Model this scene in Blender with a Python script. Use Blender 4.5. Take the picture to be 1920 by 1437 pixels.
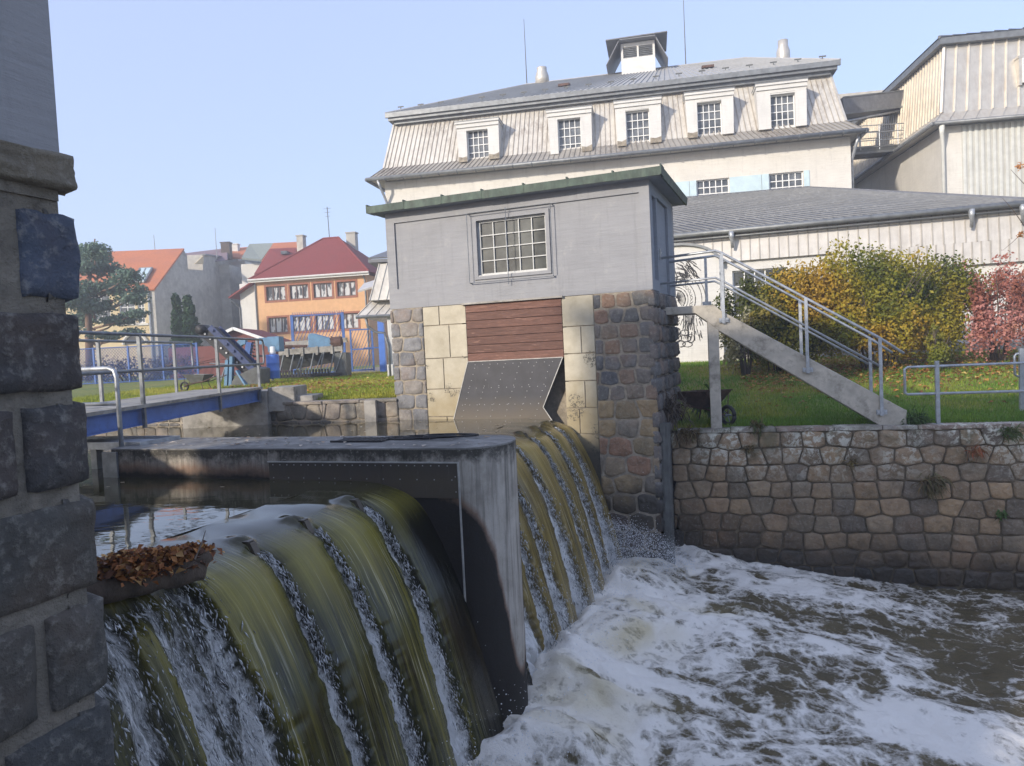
import bpy, math, random
import numpy as np
from mathutils import Vector, Matrix
for o in list(bpy.data.objects): bpy.data.objects.remove(o)
SC=bpy.context.scene; COL=SC.collection
R_=math.radians
# ---------------------------------------------------------------- camera (eye at the origin, 1.6 m over the near bank)
F,PI_,RO=1359.2,.043114,.048443           # focal length in px of a 1920 px wide frame, pitch down, roll
cp,sp=math.cos(PI_),math.sin(PI_); cr,sr=math.cos(RO),math.sin(RO)
FWD=np.array([0,cp,-sp]); _r=np.array([1,0,0.]); _u=np.array([0,sp,cp])
RT=cr*_r-sr*_u; UP=sr*_r+cr*_u
cam=bpy.data.objects.new('camera',bpy.data.cameras.new('camera')); COL.objects.link(cam)
cam.matrix_world=Matrix(((RT[0],UP[0],-FWD[0],0),(RT[1],UP[1],-FWD[1],0),(RT[2],UP[2],-FWD[2],0),(0,0,0,1)))
cam.data.sensor_fit='HORIZONTAL'; cam.data.sensor_width=36; cam.data.lens=36*F/1920
cam.data.clip_start=.05; cam.data.clip_end=3000
SC.camera=cam
# ---------------------------------------------------------------- sky and sun
SUN_AZ,SUN_EL=R_(225),R_(20)               # compass bearing of the sun (0 = +Y, clockwise), elevation
W=bpy.data.worlds.new('World'); SC.world=W; W.use_nodes=True
nt=W.node_tree; bg=nt.nodes['Background']
sky=nt.nodes.new('ShaderNodeTexSky'); sky.sky_type='NISHITA'; sky.sun_disc=False
sky.sun_elevation=SUN_EL; sky.sun_rotation=SUN_AZ; sky.air_density=1.0; sky.dust_density=1.0; sky.ozone_density=2.0
hz=nt.nodes.new('ShaderNodeMix'); hz.data_type='RGBA'; hz.inputs[0].default_value=.45
hz.inputs[7].default_value=(4.9,5.7,8.6,1)          # thin high haze over the blue
nt.links.new(sky.outputs[0],hz.inputs[6]); nt.links.new(hz.outputs[2],bg.inputs[0]); bg.inputs[1].default_value=.138
sl=bpy.data.lights.new('sun','SUN'); sl.energy=3.6; sl.angle=R_(2.5); sl.color=(1,.90,.77)
sun=bpy.data.objects.new('sun',sl); COL.objects.link(sun)
_sd=Vector((math.sin(SUN_AZ)*math.cos(SUN_EL),math.cos(SUN_AZ)*math.cos(SUN_EL),math.sin(SUN_EL)))
sun.rotation_euler=_sd.to_track_quat('Z','Y').to_euler()
SC.view_settings.view_transform='Standard'; SC.view_settings.look='None'
SC.view_settings.exposure=.52; SC.view_settings.gamma=1
SC.render.engine='CYCLES'
SC.cycles.volume_step_rate=4; SC.cycles.volume_max_steps=64
# ---------------------------------------------------------------- helpers: picture ray -> real plane
def ray(px,py): return FWD+(px-960)/F*RT-(py-718.5)/F*UP
def atz(px,py,z): d=ray(px,py); return d*(z/d[2])
def atY(px,py,Y): d=ray(px,py); return d*(Y/d[1])
class Frame:
    def __init__(s,a):
        a=R_(a); s.u=np.array([math.cos(a),-math.sin(a),0]); s.v=np.array([math.sin(a),math.cos(a),0])
    def w(s,p): return s.u*p[0]+s.v*p[1]+np.array([0,0,p[2]])
    def l(s,P): return np.array([P@s.u,P@s.v,P[2]])
    def on_v(s,px,py,v): d=ray(px,py); return s.l(d*(v/(d@s.v)))
    def on_u(s,px,py,u): d=ray(px,py); return s.l(d*(u/(d@s.u)))
    def on_z(s,px,py,z): return s.l(atz(px,py,z))
WF=Frame(0); PF=Frame(19.24); GF=Frame(21.68); QF=Frame(14.8); MF=Frame(11.3)
# ---------------------------------------------------------------- noise
def _h(ix,iy,iz,sd):
    n=(ix.astype(np.int64)*374761393+iy.astype(np.int64)*668265263+iz.astype(np.int64)*2147483647+sd*1274126177)&0xffffffff
    n=((n^(n>>13))*1274126177)&0xffffffff; n=n^(n>>16)
    return (n&0xffff)/32767.5-1
def vn(x,y,z=0,sd=0):
    x=np.asarray(x,float); y=np.asarray(y,float)+0*x; z=np.asarray(z,float)+0*x
    fx,fy,fz=np.floor(x),np.floor(y),np.floor(z); tx,ty,tz=x-fx,y-fy,z-fz
    tx,ty,tz=[t*t*t*(t*(t*6-15)+10) for t in(tx,ty,tz)]; r=0
    for a in(0,1):
        for b in(0,1):
            for c in(0,1): r=r+_h(fx+a,fy+b,fz+c,sd)*(tx if a else 1-tx)*(ty if b else 1-ty)*(tz if c else 1-tz)
    return r
def fbm(x,y,z=0,sd=0,o=4,g=.5):
    r=0;a=1;n=0
    for i in range(o): r=r+a*vn(np.asarray(x)*2**i,np.asarray(y)*2**i,np.asarray(z)*2**i,sd+i*17); n+=a; a*=g
    return r/n
def sstep(a,b,x): t=np.clip((np.asarray(x,float)-a)/(b-a),0,1); return t*t*(3-2*t)
# ---------------------------------------------------------------- mesh builder
LOC={}
class MB:
    def __init__(s,fr=None): s.V=[];s.Fc=[];s.C=[];s.fr=fr; s.c=(1,1,1)
    def add(s,vs,fs,c=None):
        b=len(s.V); s.V.extend([tuple(s.fr.w(p)) if s.fr else tuple(p) for p in vs])
        for f in fs: s.Fc.append(tuple(b+i for i in f)); s.C.append(c or s.c)
    def box(s,u0,u1,v0,v1,z0,z1,c=None):
        s.add([(u0,v0,z0),(u1,v0,z0),(u1,v1,z0),(u0,v1,z0),(u0,v0,z1),(u1,v0,z1),(u1,v1,z1),(u0,v1,z1)],
              [(0,3,2,1),(4,5,6,7),(0,1,5,4),(1,2,6,5),(2,3,7,6),(3,0,4,7)],c)
    def prism(s,pts,ax,a,b,c=None):
        n=len(pts)
        def P(p,t): return {'v':(p[0],t,p[1]),'u':(t,p[0],p[1]),'z':(p[0],p[1],t)}[ax]
        s.add([P(p,a) for p in pts]+[P(p,b) for p in pts],[tuple(range(n)),tuple(range(2*n-1,n-1,-1))]+[(i,n+i,n+(i+1)%n,(i+1)%n) for i in range(n)],c)
    def face(s,*ps,c=None): s.add(ps,[tuple(range(len(ps)))],c)
    def slab(s,ps,t,c=None):
        """polygon in space given a thickness along its normal"""
        P=[np.array(p,float) for p in ps]; n=np.cross(P[1]-P[0],P[2]-P[0]); n=n/np.linalg.norm(n)*t; k=len(P)
        s.add(P+[p+n for p in P],[tuple(range(k)),tuple(range(2*k-1,k-1,-1))]+[(i,k+i,k+(i+1)%k,(i+1)%k) for i in range(k)],c)
    def beam(s,p,q,w,h,c=None):
        p,q=np.array(p,float),np.array(q,float); d=q-p; d/=np.linalg.norm(d)
        a=np.cross(d,[0,0,1.]); 
        if np.linalg.norm(a)<1e-3: a=np.array([1.,0,0])
        a/=np.linalg.norm(a); b=np.cross(a,d); a*=w/2; b*=h/2
        s.add([p-a-b,p+a-b,p+a+b,p-a+b,q-a-b,q+a-b,q+a+b,q-a+b],[(0,1,2,3),(7,6,5,4),(0,4,5,1),(1,5,6,2),(2,6,7,3),(3,7,4,0)],c)
    def tube(s,pts,r,n=8,c=None,cap=True):
        P=[np.array(p,float) for p in pts]; m=len(P); rs=r if hasattr(r,'__len__') else [r]*m; vs=[]
        a=None
        for i in range(m):
            d=P[min(i+1,m-1)]-P[max(i-1,0)]; d/=np.linalg.norm(d)+1e-9
            if a is None: a=np.cross(d,[0,0,1.] if abs(d[2])<.9 else [1.,0,0])
            a=a-d*(a@d); a/=np.linalg.norm(a)+1e-9; b=np.cross(d,a)
            vs+=[P[i]+rs[i]*(math.cos(2*math.pi*k/n)*a+math.sin(2*math.pi*k/n)*b) for k in range(n)]
        fs=[(i*n+k,i*n+(k+1)%n,(i+1)*n+(k+1)%n,(i+1)*n+k) for i in range(m-1) for k in range(n)]
        if cap: fs+=[tuple(range(n-1,-1,-1)),tuple((m-1)*n+k for k in range(n))]
        s.add(vs,fs,c)
    def lathe(s,ctr,prof,n=20,c=None):
        vs=[(ctr[0]+r*math.cos(2*math.pi*k/n),ctr[1]+r*math.sin(2*math.pi*k/n),ctr[2]+z) for r,z in prof for k in range(n)]; m=len(prof)
        s.add(vs,[(i*n+k,i*n+(k+1)%n,(i+1)*n+(k+1)%n,(i+1)*n+k) for i in range(m-1) for k in range(n)]+[tuple(range(n-1,-1,-1)),tuple((m-1)*n+k for k in range(n))],c)
    def wall(s,u0,u1,z0,z1,v0,v1,holes,c=None):
        """wall facing -v with rectangular openings cut right through, reveals included"""
        us=sorted({u0,u1,*[x for h in holes for x in h[:2]]}); zs=sorted({z0,z1,*[x for h in holes for x in h[2:]]})
        for a,b in zip(us,us[1:]):
            for e,f in zip(zs,zs[1:]):
                m,n=(a+b)/2,(e+f)/2
                if any(h[0]<m<h[1] and h[2]<n<h[3] for h in holes): continue
                s.face((a,v0,e),(b,v0,e),(b,v0,f),(a,v0,f),c=c); s.face((a,v1,f),(b,v1,f),(b,v1,e),(a,v1,e),c=c)
        def ring(a,b,e,f,sg):
            q=[(a,e),(b,e),(b,f),(a,f)]
            for i in range(4):
                p,r=q[i],q[(i+1)%4]; k=[(p[0],v0,p[1]),(p[0],v1,p[1]),(r[0],v1,r[1]),(r[0],v0,r[1])]
                s.face(*(k if sg else k[::-1]),c=c)
        ring(u0,u1,z0,z1,True)
        for h in holes: ring(*h,False)
    def build(s,name,mat,parent=None,smooth=False,mod=None):
        me=bpy.data.meshes.new(name); o=bpy.data.objects.new(name,me)
        L=LOC.get(parent.name,(0,0,0)) if parent is not None else (0,0,0)
        V=np.array(s.V,float)-np.array(L)
        me.from_pydata(V.tolist(),[],s.Fc); 
        at=me.attributes.new('tint','FLOAT_COLOR','FACE'); at.data.foreach_set('color',np.array([(*c,1) for c in s.C],np.float32).ravel())
        if smooth: me.polygons.foreach_set('use_smooth',[True]*len(me.polygons))
        me.materials.append(mat); COL.objects.link(o)
        if parent is not None: o.parent=parent; LOC[o.name]=L
        if mod: m=o.modifiers.new('bevel','BEVEL'); m.width=mod; m.segments=2; m.limit_method='ANGLE'
        return o
def npmesh(name,V,Fq,mat,parent=None,smooth=True,attrs={},uv=None,loc=(0,0,0)):
    """big mesh from numpy arrays; Fq is an (n,k) index array"""
    me=bpy.data.meshes.new(name); V=np.asarray(V,np.float32); Fq=np.asarray(Fq,np.int32); n,k=Fq.shape
    L=LOC.get(parent.name,(0,0,0)) if parent is not None else (0,0,0)
    me.vertices.add(len(V)); me.vertices.foreach_set('co',(V-np.array(L,np.float32)).ravel())
    me.loops.add(n*k); me.loops.foreach_set('vertex_index',Fq.ravel())
    me.polygons.add(n); me.polygons.foreach_set('loop_start',np.arange(0,n*k,k,dtype=np.int32))
    me.update(calc_edges=True)
    if smooth: me.polygons.foreach_set('use_smooth',np.ones(n,bool))
    for a,x in attrs.items():
        x=np.asarray(x,np.float32)
        if x.ndim==1: me.attributes.new(a,'FLOAT','POINT' if len(x)==len(V) else 'FACE').data.foreach_set('value',x)
        else: me.attributes.new(a,'FLOAT_COLOR','POINT' if len(x)==len(V) else 'FACE').data.foreach_set('color',np.hstack([x,np.ones((len(x),1))]).astype(np.float32).ravel())
    if uv is not None:
        me.uv_layers.new(name='UVMap').data.foreach_set('uv',np.asarray(uv,np.float32)[Fq.ravel()].ravel())
    me.materials.append(mat); o=bpy.data.objects.new(name,me); COL.objects.link(o)
    if parent is not None: o.parent=parent; LOC[o.name]=L
    return o
def gridF(nr,nc):
    i=np.arange(nr-1)[:,None]*nc+np.arange(nc-1)[None,:]; i=i.ravel(); return np.stack([i,i+1,i+nc+1,i+nc],1)
def thing(name,label,cat,loc,group=None):
    o=bpy.data.objects.new(name,None); COL.objects.link(o); o.location=tuple(map(float,loc)); o.empty_display_size=.2
    o['label']=label; o['category']=cat
    if group: o['group']=group
    LOC[o.name]=tuple(map(float,loc)); return o
def tag(o,label,cat,group=None,kind=None):
    o['label']=label; o['category']=cat
    if group: o['group']=group
    if kind: o['kind']=kind
    return o
def struct(o,kind='structure',label=None,cat=None):
    o['kind']=kind
    if label: o['label']=label; o['category']=cat
    return o
# ---------------------------------------------------------------- materials
class NT:
    def __init__(s,name):
        m=bpy.data.materials.new(name); m.use_nodes=True; s.m=m; s.t=m.node_tree; s.b=s.t.nodes['Principled BSDF']; s.out=s.t.nodes['Material Output']
    def n(s,t,**k):
        x=s.t.nodes.new(t)
        for a,v in k.items(): setattr(x,a,v)
        return x
    def l(s,a,b): s.t.links.new(a,b)
    def co(s,scale=(1,1,1),kind='Object',rot=(0,0,0)):
        t=s.n('ShaderNodeTexCoord'); mp=s.n('ShaderNodeMapping'); mp.inputs['Scale'].default_value=scale; mp.inputs['Rotation'].default_value=rot
        s.l(t.outputs[kind],mp.inputs[0]); return mp.outputs[0]
    def noise(s,vec,scale,detail=5,rough=.6,dist=0):
        x=s.n('ShaderNodeTexNoise'); x.inputs['Scale'].default_value=scale; x.inputs['Detail'].default_value=detail; x.inputs['Roughness'].default_value=rough; x.inputs['Distortion'].default_value=dist
        if vec is not None: s.l(vec,x.inputs['Vector'])
        return x.outputs['Fac']
    def ramp(s,f,stops):
        r=s.n('ShaderNodeValToRGB'); e=r.color_ramp.elements
        while len(e)<len(stops): e.new(.5)
        for i,(p,c) in enumerate(stops): e[i].position=p; e[i].color=(*c,1) if hasattr(c,'__len__') else (c,c,c,1)
        s.l(f,r.inputs[0]); return r.outputs[0]
    def mix(s,f,a,b,mode='MIX'):
        x=s.n('ShaderNodeMix',data_type='RGBA',blend_type=mode)
        for v,i in((f,0),(a,6),(b,7)):
            if hasattr(v,'is_output'): s.l(v,x.inputs[i])
            elif i==0: x.inputs[0].default_value=v
            else: x.inputs[i].default_value=(*v,1) if len(v)==3 else v
        return x.outputs[2]
    def math(s,op,a,b=None,c=None,clamp=False):
        x=s.n('ShaderNodeMath',operation=op,use_clamp=clamp)
        for v,i in((a,0),(b,1),(c,2)):
            if v is None: continue
            if hasattr(v,'is_output'): s.l(v,x.inputs[i])
            else: x.inputs[i].default_value=v
        return x.outputs[0]
    def attr(s,name,o='Fac'):
        a=s.n('ShaderNodeAttribute',attribute_name=name); return a.outputs[o]
    def z(s,kind='Object'):
        t=s.n('ShaderNodeTexCoord'); x=s.n('ShaderNodeSeparateXYZ'); s.l(t.outputs[kind],x.inputs[0]); return x.outputs[2]
    def worldz(s):
        t=s.n('ShaderNodeNewGeometry'); x=s.n('ShaderNodeSeparateXYZ'); s.l(t.outputs['Position'],x.inputs[0]); return x.outputs[2]
    def maprange(s,v,a,b,c=0,d=1):
        x=s.n('ShaderNodeMapRange'); s.l(v,x.inputs[0])
        for i,k in enumerate((a,b,c,d)): x.inputs[i+1].default_value=k
        return x.outputs[0]
    def bump(s,h,st=.4,d=.02):
        b=s.n('ShaderNodeBump'); b.inputs['Strength'].default_value=st; b.inputs['Distance'].default_value=d; s.l(h,b.inputs['Height']); s.l(b.outputs[0],s.b.inputs['Normal']); return b
    def base(s,c):
        if hasattr(c,'is_output'): s.l(c,s.b.inputs['Base Color'])
        else: s.b.inputs['Base Color'].default_value=(*c,1)
    def set(s,**k):
        for a,v in k.items(): s.b.inputs[a.replace('_',' ')].default_value=v
        return s
def simple(name,c,rough=.7,var=.18,scale=6,stretch=(1,1,1),metal=0,bump=.15,bd=.01,tint=False,dirt=None,dirtamt=.5,dscale=1.5,dstretch=(1,1,1),ds0=.45,ds1=.7):
    t=NT(name); v=t.co(stretch); f=t.noise(v,scale,6,.62)
    lo=tuple(x*(1-var*1.6) for x in c); hi=tuple(min(1,x*(1+var)) for x in c)
    col=t.ramp(f,[(.3,lo),(.7,hi)])
    if tint: col=t.mix(1.0,col,t.attr('tint','Color'),'MULTIPLY')
    if dirt:
        d=t.noise(t.co(dstretch),dscale,6,.7); d=t.maprange(d,ds0,ds1,0,dirtamt); col=t.mix(d,col,dirt)
    t.base(col); t.set(Roughness=rough,Metallic=metal)
    if bump: t.bump(t.noise(v,scale*3.1,5,.7),bump,bd)
    return t.m
# ================================================================ MATERIALS
def stone_mat(name,lichen=False,wet=-2.7,wetw=.7,bumpst=.7,dark=1.0,rust=.35):
    t=NT(name); v=t.co(); tint=t.attr('tint','Color')
    n1=t.noise(v,5,7,.65); n2=t.noise(v,22,5,.7); n3=t.noise(v,1.6,4,.6)
    c=t.mix(1,tint,t.ramp(n1,[(.25,.55*dark),(.5,.95*dark),(.78,1.35*dark)]),'MULTIPLY')
    c=t.mix(t.maprange(n3,.5,.72,0,rust),c,(.30,.17,.085))
    c=t.mix(t.maprange(n2,.52,.75,0,.45),c,(.42,.40,.35))
    if lichen:
        zz=t.worldz(); m=t.maprange(zz,-2.75,-1.75,0,1)
        l=t.noise(v,7.5,8,.75,.6); pat=t.maprange(t.math('MULTIPLY',t.maprange(l,.485,.55,0,1),t.math('MULTIPLY',m,t.maprange(t.noise(v,.9,3,.5),.38,.52,0,1))),0,1,0,.9)
        c=t.mix(pat,c,(.62,.61,.52))
        mo=t.maprange(t.math('MULTIPLY',t.noise(v,2.3,6,.7),t.maprange(zz,-3.2,-1.9,.2,1)),.48,.62,0,.55); c=t.mix(mo,c,(.055,.062,.022))
    zz=t.math('ADD',t.worldz(),t.math('MULTIPLY',t.math('SUBTRACT',n3,.5),1.1))
    w=t.maprange(zz,wet,wet-wetw,0,1)
    c=t.mix(t.math('MULTIPLY',w,.82),c,(.012,.011,.009)); t.base(c)
    t.l(t.maprange(w,0,1,.85,.38),t.b.inputs['Roughness'])
    h=t.math('ADD',t.math('MULTIPLY',n1,1.0),t.math('MULTIPLY',n2,.5)); t.bump(h,bumpst,.035); return t.m
M_stone=stone_mat('rubble_stone',wet=-2.35,wetw=.5)
M_quay=stone_mat('quay_stone',lichen=True,wet=-3.35,wetw=.8)
M_bank=stone_mat('bank_stone',wet=-1.05,wetw=.3)
M_near=stone_mat('near_stone',wet=-9,bumpst=1.0,dark=.85,rust=.15)
M_neard=simple('rough_old_mortar',(.24,.215,.175),.95,.35,8,bump=.9,bd=.04,dirt=(.10,.095,.07),dirtamt=.7,dscale=4,ds0=.5)
M_paving=simple('pale_bounce_paving',(.42,.39,.34),.9,.15,2)  # unseen bank made pale to bounce sunlight onto the shaded foreground
M_mortar=simple('mortar',(.33,.285,.22),.95,.25,9,bump=.5,bd=.02,dirt=(.07,.06,.045),dirtamt=.7,dscale=2.2)
M_mortard=simple('quay_mortar',(.17,.135,.09),.95,.3,9,bump=.5,bd=.02,dirt=(.04,.04,.025),dirtamt=.8,dscale=2.2)
def plaster_mat(name,c,dirt,amt=.35,horiz=True):
    t=NT(name); v=t.co((1,1,1)); h=t.co((.6,.6,9))
    n1=t.noise(v,1.1,5,.6); n2=t.noise(h,3,6,.7); n3=t.noise(v,40,4,.7); n4=t.noise(v,4.5,7,.72)
    k=t.math('ADD',t.math('MULTIPLY',n1,.5),t.math('MULTIPLY',n2,.5))
    col=t.ramp(k,[(.33,tuple(x*.86 for x in c)),(.52,c),(.68,tuple(min(1,x*1.1) for x in c))])
    col=t.mix(t.maprange(n4,.57,.70,0,amt),col,dirt); dr=t.noise(t.co((5,5,.35)),1.6,6,.7); col=t.mix(t.maprange(dr,.55,.72,0,.28),col,tuple(x*.45 for x in c)); col=t.mix(t.maprange(t.noise(v,9,7,.8),.60,.66,0,.25),col,tuple(x*.55 for x in c)); t.base(col); t.set(Roughness=.88)
    t.bump(t.math('ADD',t.math('MULTIPLY',n2,1.0),t.math('ADD',t.math('MULTIPLY',n3,.4),t.math('MULTIPLY',n4,.8))),.35,.02); return t.m
M_grey=plaster_mat('grey_painted_plaster',(.275,.277,.285),(.36,.355,.345),.55)
M_greyb=plaster_mat('pale_blue_grey_plaster',(.23,.25,.28),(.22,.20,.18),.3)
M_cream=plaster_mat('cream_render',(.62,.595,.54),(.50,.46,.39),.45)
M_white=plaster_mat('white_render',(.60,.59,.56),(.66,.63,.57),.25)
M_orange=simple('orange_render',(.62,.36,.18),.9,.07,3,bump=.1)
M_brickred=simple('brown_red_trim',(.30,.11,.06),.8,.1,6)
M_greywall=simple('bare_grey_render',(.45,.43,.38),.95,.12,2.2,dirt=(.17,.16,.14),dirtamt=.7,dscale=.35,dstretch=(1,1,1.6),bump=.2)
M_yellowwall=simple('ochre_render',(.60,.48,.28),.9,.1,2)
M_copper=simple('green_copper_sheet',(.040,.066,.048),.65,.4,7,(1,1,.5),tint=True,bump=.3,dirt=(.11,.15,.11),dirtamt=.55,dscale=6,dstretch=(1,1,.35))
M_ashlar=None
t=NT('ashlar_concrete'); v=t.co(); n=t.noise(v,4,6,.65)
c=t.mix(1,t.ramp(n,[(.3,(.37,.33,.25)),(.7,(.50,.455,.36))]),t.attr('tint','Color'),'MULTIPLY')
zz=t.math('ADD',t.worldz(),t.math('MULTIPLY',t.math('SUBTRACT',t.noise(v,2.2,5,.65),.5),1.3))
c=t.mix(t.maprange(zz,-.35,-1.25,0,.62),c,(.26,.19,.075))
sp=t.maprange(t.math('MULTIPLY',t.math('MULTIPLY',t.noise(v,26,4,.8),t.maprange(t.worldz(),.35,-.1,0,1)),t.maprange(t.noise(v,1.3,3,.5),.44,.58,0,1)),.48,.58,0,.85); c=t.mix(sp,c,(.035,.033,.028))
c=t.mix(t.maprange(t.worldz(),-1.5,-1.9,0,.9),c,(.04,.036,.028)); t.base(c); t.set(Roughness=.88); t.bump(t.noise(v,30,5,.7),.25,.01); M_ashlar=t.m
t=NT('brown_boards'); v=t.co((1,1,14)); n=t.noise(v,3.2,8,.7,1.2); n2=t.noise(t.co(),9,3,.5)
c=t.mix(1,t.ramp(n,[(.25,(.060,.028,.020)),(.5,(.125,.056,.038)),(.72,(.21,.105,.075))]),t.attr('tint','Color'),'MULTIPLY')
c=t.mix(t.maprange(t.noise(t.co((1,1,9)),2.3,6,.75,2.5),.58,.68,0,.7),c,(.38,.22,.16)); t.base(c); t.set(Roughness=.72); t.bump(n,.4,.008); M_wood=t.m
t=NT('dark_steel_plate'); v=t.co(); n=t.noise(v,5,5,.6)
c=t.ramp(n,[(.3,(.014,.015,.021)),(.7,(.030,.031,.040))]); zz=t.worldz()
c=t.mix(t.math('MULTIPLY',t.maprange(t.math('ADD',zz,t.math('MULTIPLY',n,.2)),-.7,-1.15,0,1),.75),c,(.11,.088,.06))
c=t.mix(t.maprange(t.noise(t.co((5,5,.6)),6,5,.7),.60,.75,0,.3),c,(.20,.19,.17)); c=t.mix(t.attr('tint'),(.34,.34,.34),c); t.base(c); t.set(Roughness=.5,Metallic=.1); M_plate=t.m
M_rivet=simple('bolt_head',(.55,.55,.55),.4,.1,5,metal=.4,bump=0)
M_strip=simple('aluminium_edge_strip',(.42,.41,.38),.55,.2,12,bump=.1)
M_galv=simple('galvanised_steel',(.40,.42,.44),.45,.2,9,metal=.55,bump=.1)
M_galvd=simple('weathered_galvanised_steel',(.22,.235,.25),.5,.2,9,metal=.5,bump=.1)
M_bridge=simple('bridge_blue_paint',(.085,.17,.43),.5,.14,4,bump=.15,dirt=(.05,.06,.10),dirtamt=.5,dscale=3,ds0=.55)
M_blue=simple('blue_paint',(.05,.125,.36),.5,.16,4,bump=.15,dirt=(.03,.04,.07),dirtamt=.55,dscale=3,ds0=.55)
M_navy=simple('navy_paint',(.025,.045,.13),.5,.2,5,bump=.1)
M_lblue=simple('light_blue_paint',(.11,.23,.36),.5,.15,5,bump=.1,dirt=(.10,.08,.06),dirtamt=.5,dscale=4,ds0=.55)
M_barrel=simple('bright_blue_plastic',(.08,.19,.58),.4,.08,4,bump=.05)
M_black=simple('black_rubber_steel',(.018,.018,.02),.6,.3,8)
M_dgrey=simple('dark_grey_painted_metal',(.10,.105,.10),.6,.25,5)
M_rust=simple('rusty_sheet',(.10,.055,.04),.8,.4,7,bump=.3)
M_seam=None
def clad_mat(name,c,rough=.5,metal=.25,dirt=(.30,.27,.23),amt=.6,streak=(3,3,.18)):
    t=NT(name); v=t.co(streak); n=t.noise(v,2.2,6,.7); n2=t.noise(t.co(),.45,5,.65); n3=t.noise(t.co((1,1,1)),3.2,4,.6)
    col=t.ramp(n3,[(.3,tuple(x*.88 for x in c)),(.7,tuple(min(1,x*1.08) for x in c))])
    col=t.mix(t.math('MULTIPLY',t.maprange(n,.42,.66,0,1),t.maprange(n2,.40,.62,0,amt)),col,dirt); col=t.mix(1.0,col,t.attr('tint','Color'),'MULTIPLY'); t.base(col); t.set(Roughness=rough,Metallic=metal); t.bump(n3,.08,.02); return t.m
M_clad=clad_mat('cream_seamed_cladding',(.60,.57,.51),dirt=(.27,.23,.19),amt=1.0)
M_clad2=clad_mat('silver_seamed_cladding',(.55,.52,.46),rough=.42,metal=.45,dirt=(.36,.30,.24),amt=.7)
M_clad3=clad_mat('pale_green_ribbed_sheet',(.60,.605,.565),rough=.6,metal=0,amt=.25)
M_clad4=clad_mat('grey_white_seamed_cladding',(.55,.53,.50),rough=.55,metal=.2,amt=.35)
M_zinc=clad_mat('grey_zinc_roof',(.16,.163,.17),rough=.5,metal=.25,dirt=(.30,.30,.30),amt=.5,streak=(2,2,2))
M_zincl=clad_mat('light_grey_metal_roof',(.40,.40,.39),rough=.6,metal=.1,dirt=(.28,.28,.27),amt=.5,streak=(2,2,2))
M_gutter=simple('zinc_gutter',(.20,.21,.215),.5,.2,4,metal=.4,bump=.1)
M_roofred=simple('red_tile_roof',(.21,.040,.034),.85,.18,9,bump=.3,dirt=(.14,.04,.03),dirtamt=.5,dscale=.6)
M_rooforange=simple('orange_tile_roof',(.50,.165,.065),.85,.16,10,bump=.4,dirt=(.3,.12,.08),dirtamt=.5,dscale=.5)
M_roofviolet=simple('dull_violet_roof',(.20,.14,.155),.85,.15,8)
M_roofgreen=simple('mossy_grey_roof',(.26,.29,.25),.85,.2,6)
M_greybars=simple('grey_window_bars',(.50,.50,.48),.6,.1,8,bump=0)
M_shedred=simple('maroon_boards',(.19,.065,.055),.8,.15,6,(6,6,1))
M_bluepanel=simple('pale_blue_panel',(.48,.60,.64),.6,.08,3)
t=NT('window_glass'); n=t.noise(t.co(),1.7,3,.5); t.base(t.ramp(n,[(.35,(.05,.055,.06)),(.65,(.16,.17,.18))])); t.set(Roughness=.08); t.b.inputs['Specular IOR Level'].default_value=.6; M_glass=t.m
t=NT('dark_workshop_glass'); v=t.co((1,1,1)); n=t.noise(v,1.6,4,.55); t.base(t.ramp(n,[(.40,(.035,.037,.036)),(.62,(.10,.105,.095))])); t.set(Roughness=.12); M_glassd=t.m
t=NT('curtained_glass'); n=t.noise(t.co((1,1,.4)),3.0,2,.5); t.base(t.ramp(n,[(.44,(.05,.055,.065)),(.5,(.5,.5,.5))])); t.set(Roughness=.15); M_curtain=t.m
M_wframe=simple('white_window_bars',(.74,.74,.72),.6,.06,8,bump=0)
M_bframe=simple('brown_window_frame',(.10,.055,.04),.6,.1,8,bump=0)
t=NT('pier_concrete'); v=t.co(); n=t.noise(v,3.2,7,.66); st=t.noise(t.co((7,7,.35)),2.0,6,.7); zz=t.worldz()
c=t.ramp(n,[(.25,(.24,.215,.175)),(.5,(.40,.365,.31)),(.8,(.52,.48,.42))])
c=t.mix(t.maprange(st,.47,.66,0,.75),c,(.075,.07,.06))
band=t.maprange(t.math('ADD',zz,t.math('MULTIPLY',t.math('SUBTRACT',t.noise(v,5,6,.75),.5),.55)),-1.10,-.97,0,1)
c=t.mix(t.math('MULTIPLY',band,.9),c,(.022,.02,.014))
c=t.mix(t.math('MULTIPLY',band,t.maprange(t.noise(v,19,5,.8),.56,.66,0,.75)),c,(.40,.38,.33))
wet=t.attr('wet'); ed=t.math('ADD',wet,t.math('MULTIPLY',t.math('SUBTRACT',t.noise(v,3.2,6,.7),.5),.55))
c=t.mix(t.maprange(ed,.22,.42,0,.8),c,(.16,.085,.05)); c=t.mix(t.maprange(ed,.42,.62,0,.97),c,(.006,.006,.005))
t.base(c); t.set(Roughness=.8); t.bump(t.math('ADD',n,t.math('MULTIPLY',t.noise(v,28,5,.75),.4)),.4,.02); M_pier=t.m
t=NT('pier_top_concrete'); v=t.co(); n=t.noise(v,7,7,.7); c=t.ramp(n,[(.3,(.12,.11,.10)),(.55,(.24,.23,.21)),(.75,(.36,.35,.32))])
c=t.mix(t.maprange(t.noise(v,1.5,5,.7),.45,.62,0,.7),c,(.10,.095,.085)); t.base(c); t.set(Roughness=.9); t.bump(n,.4,.015); M_piertop=t.m
M_conc=simple('weathered_concrete',(.34,.32,.285),.9,.2,4,bump=.3,dirt=(.08,.075,.055),dirtamt=.75,dscale=3.2,ds0=.5)
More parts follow.
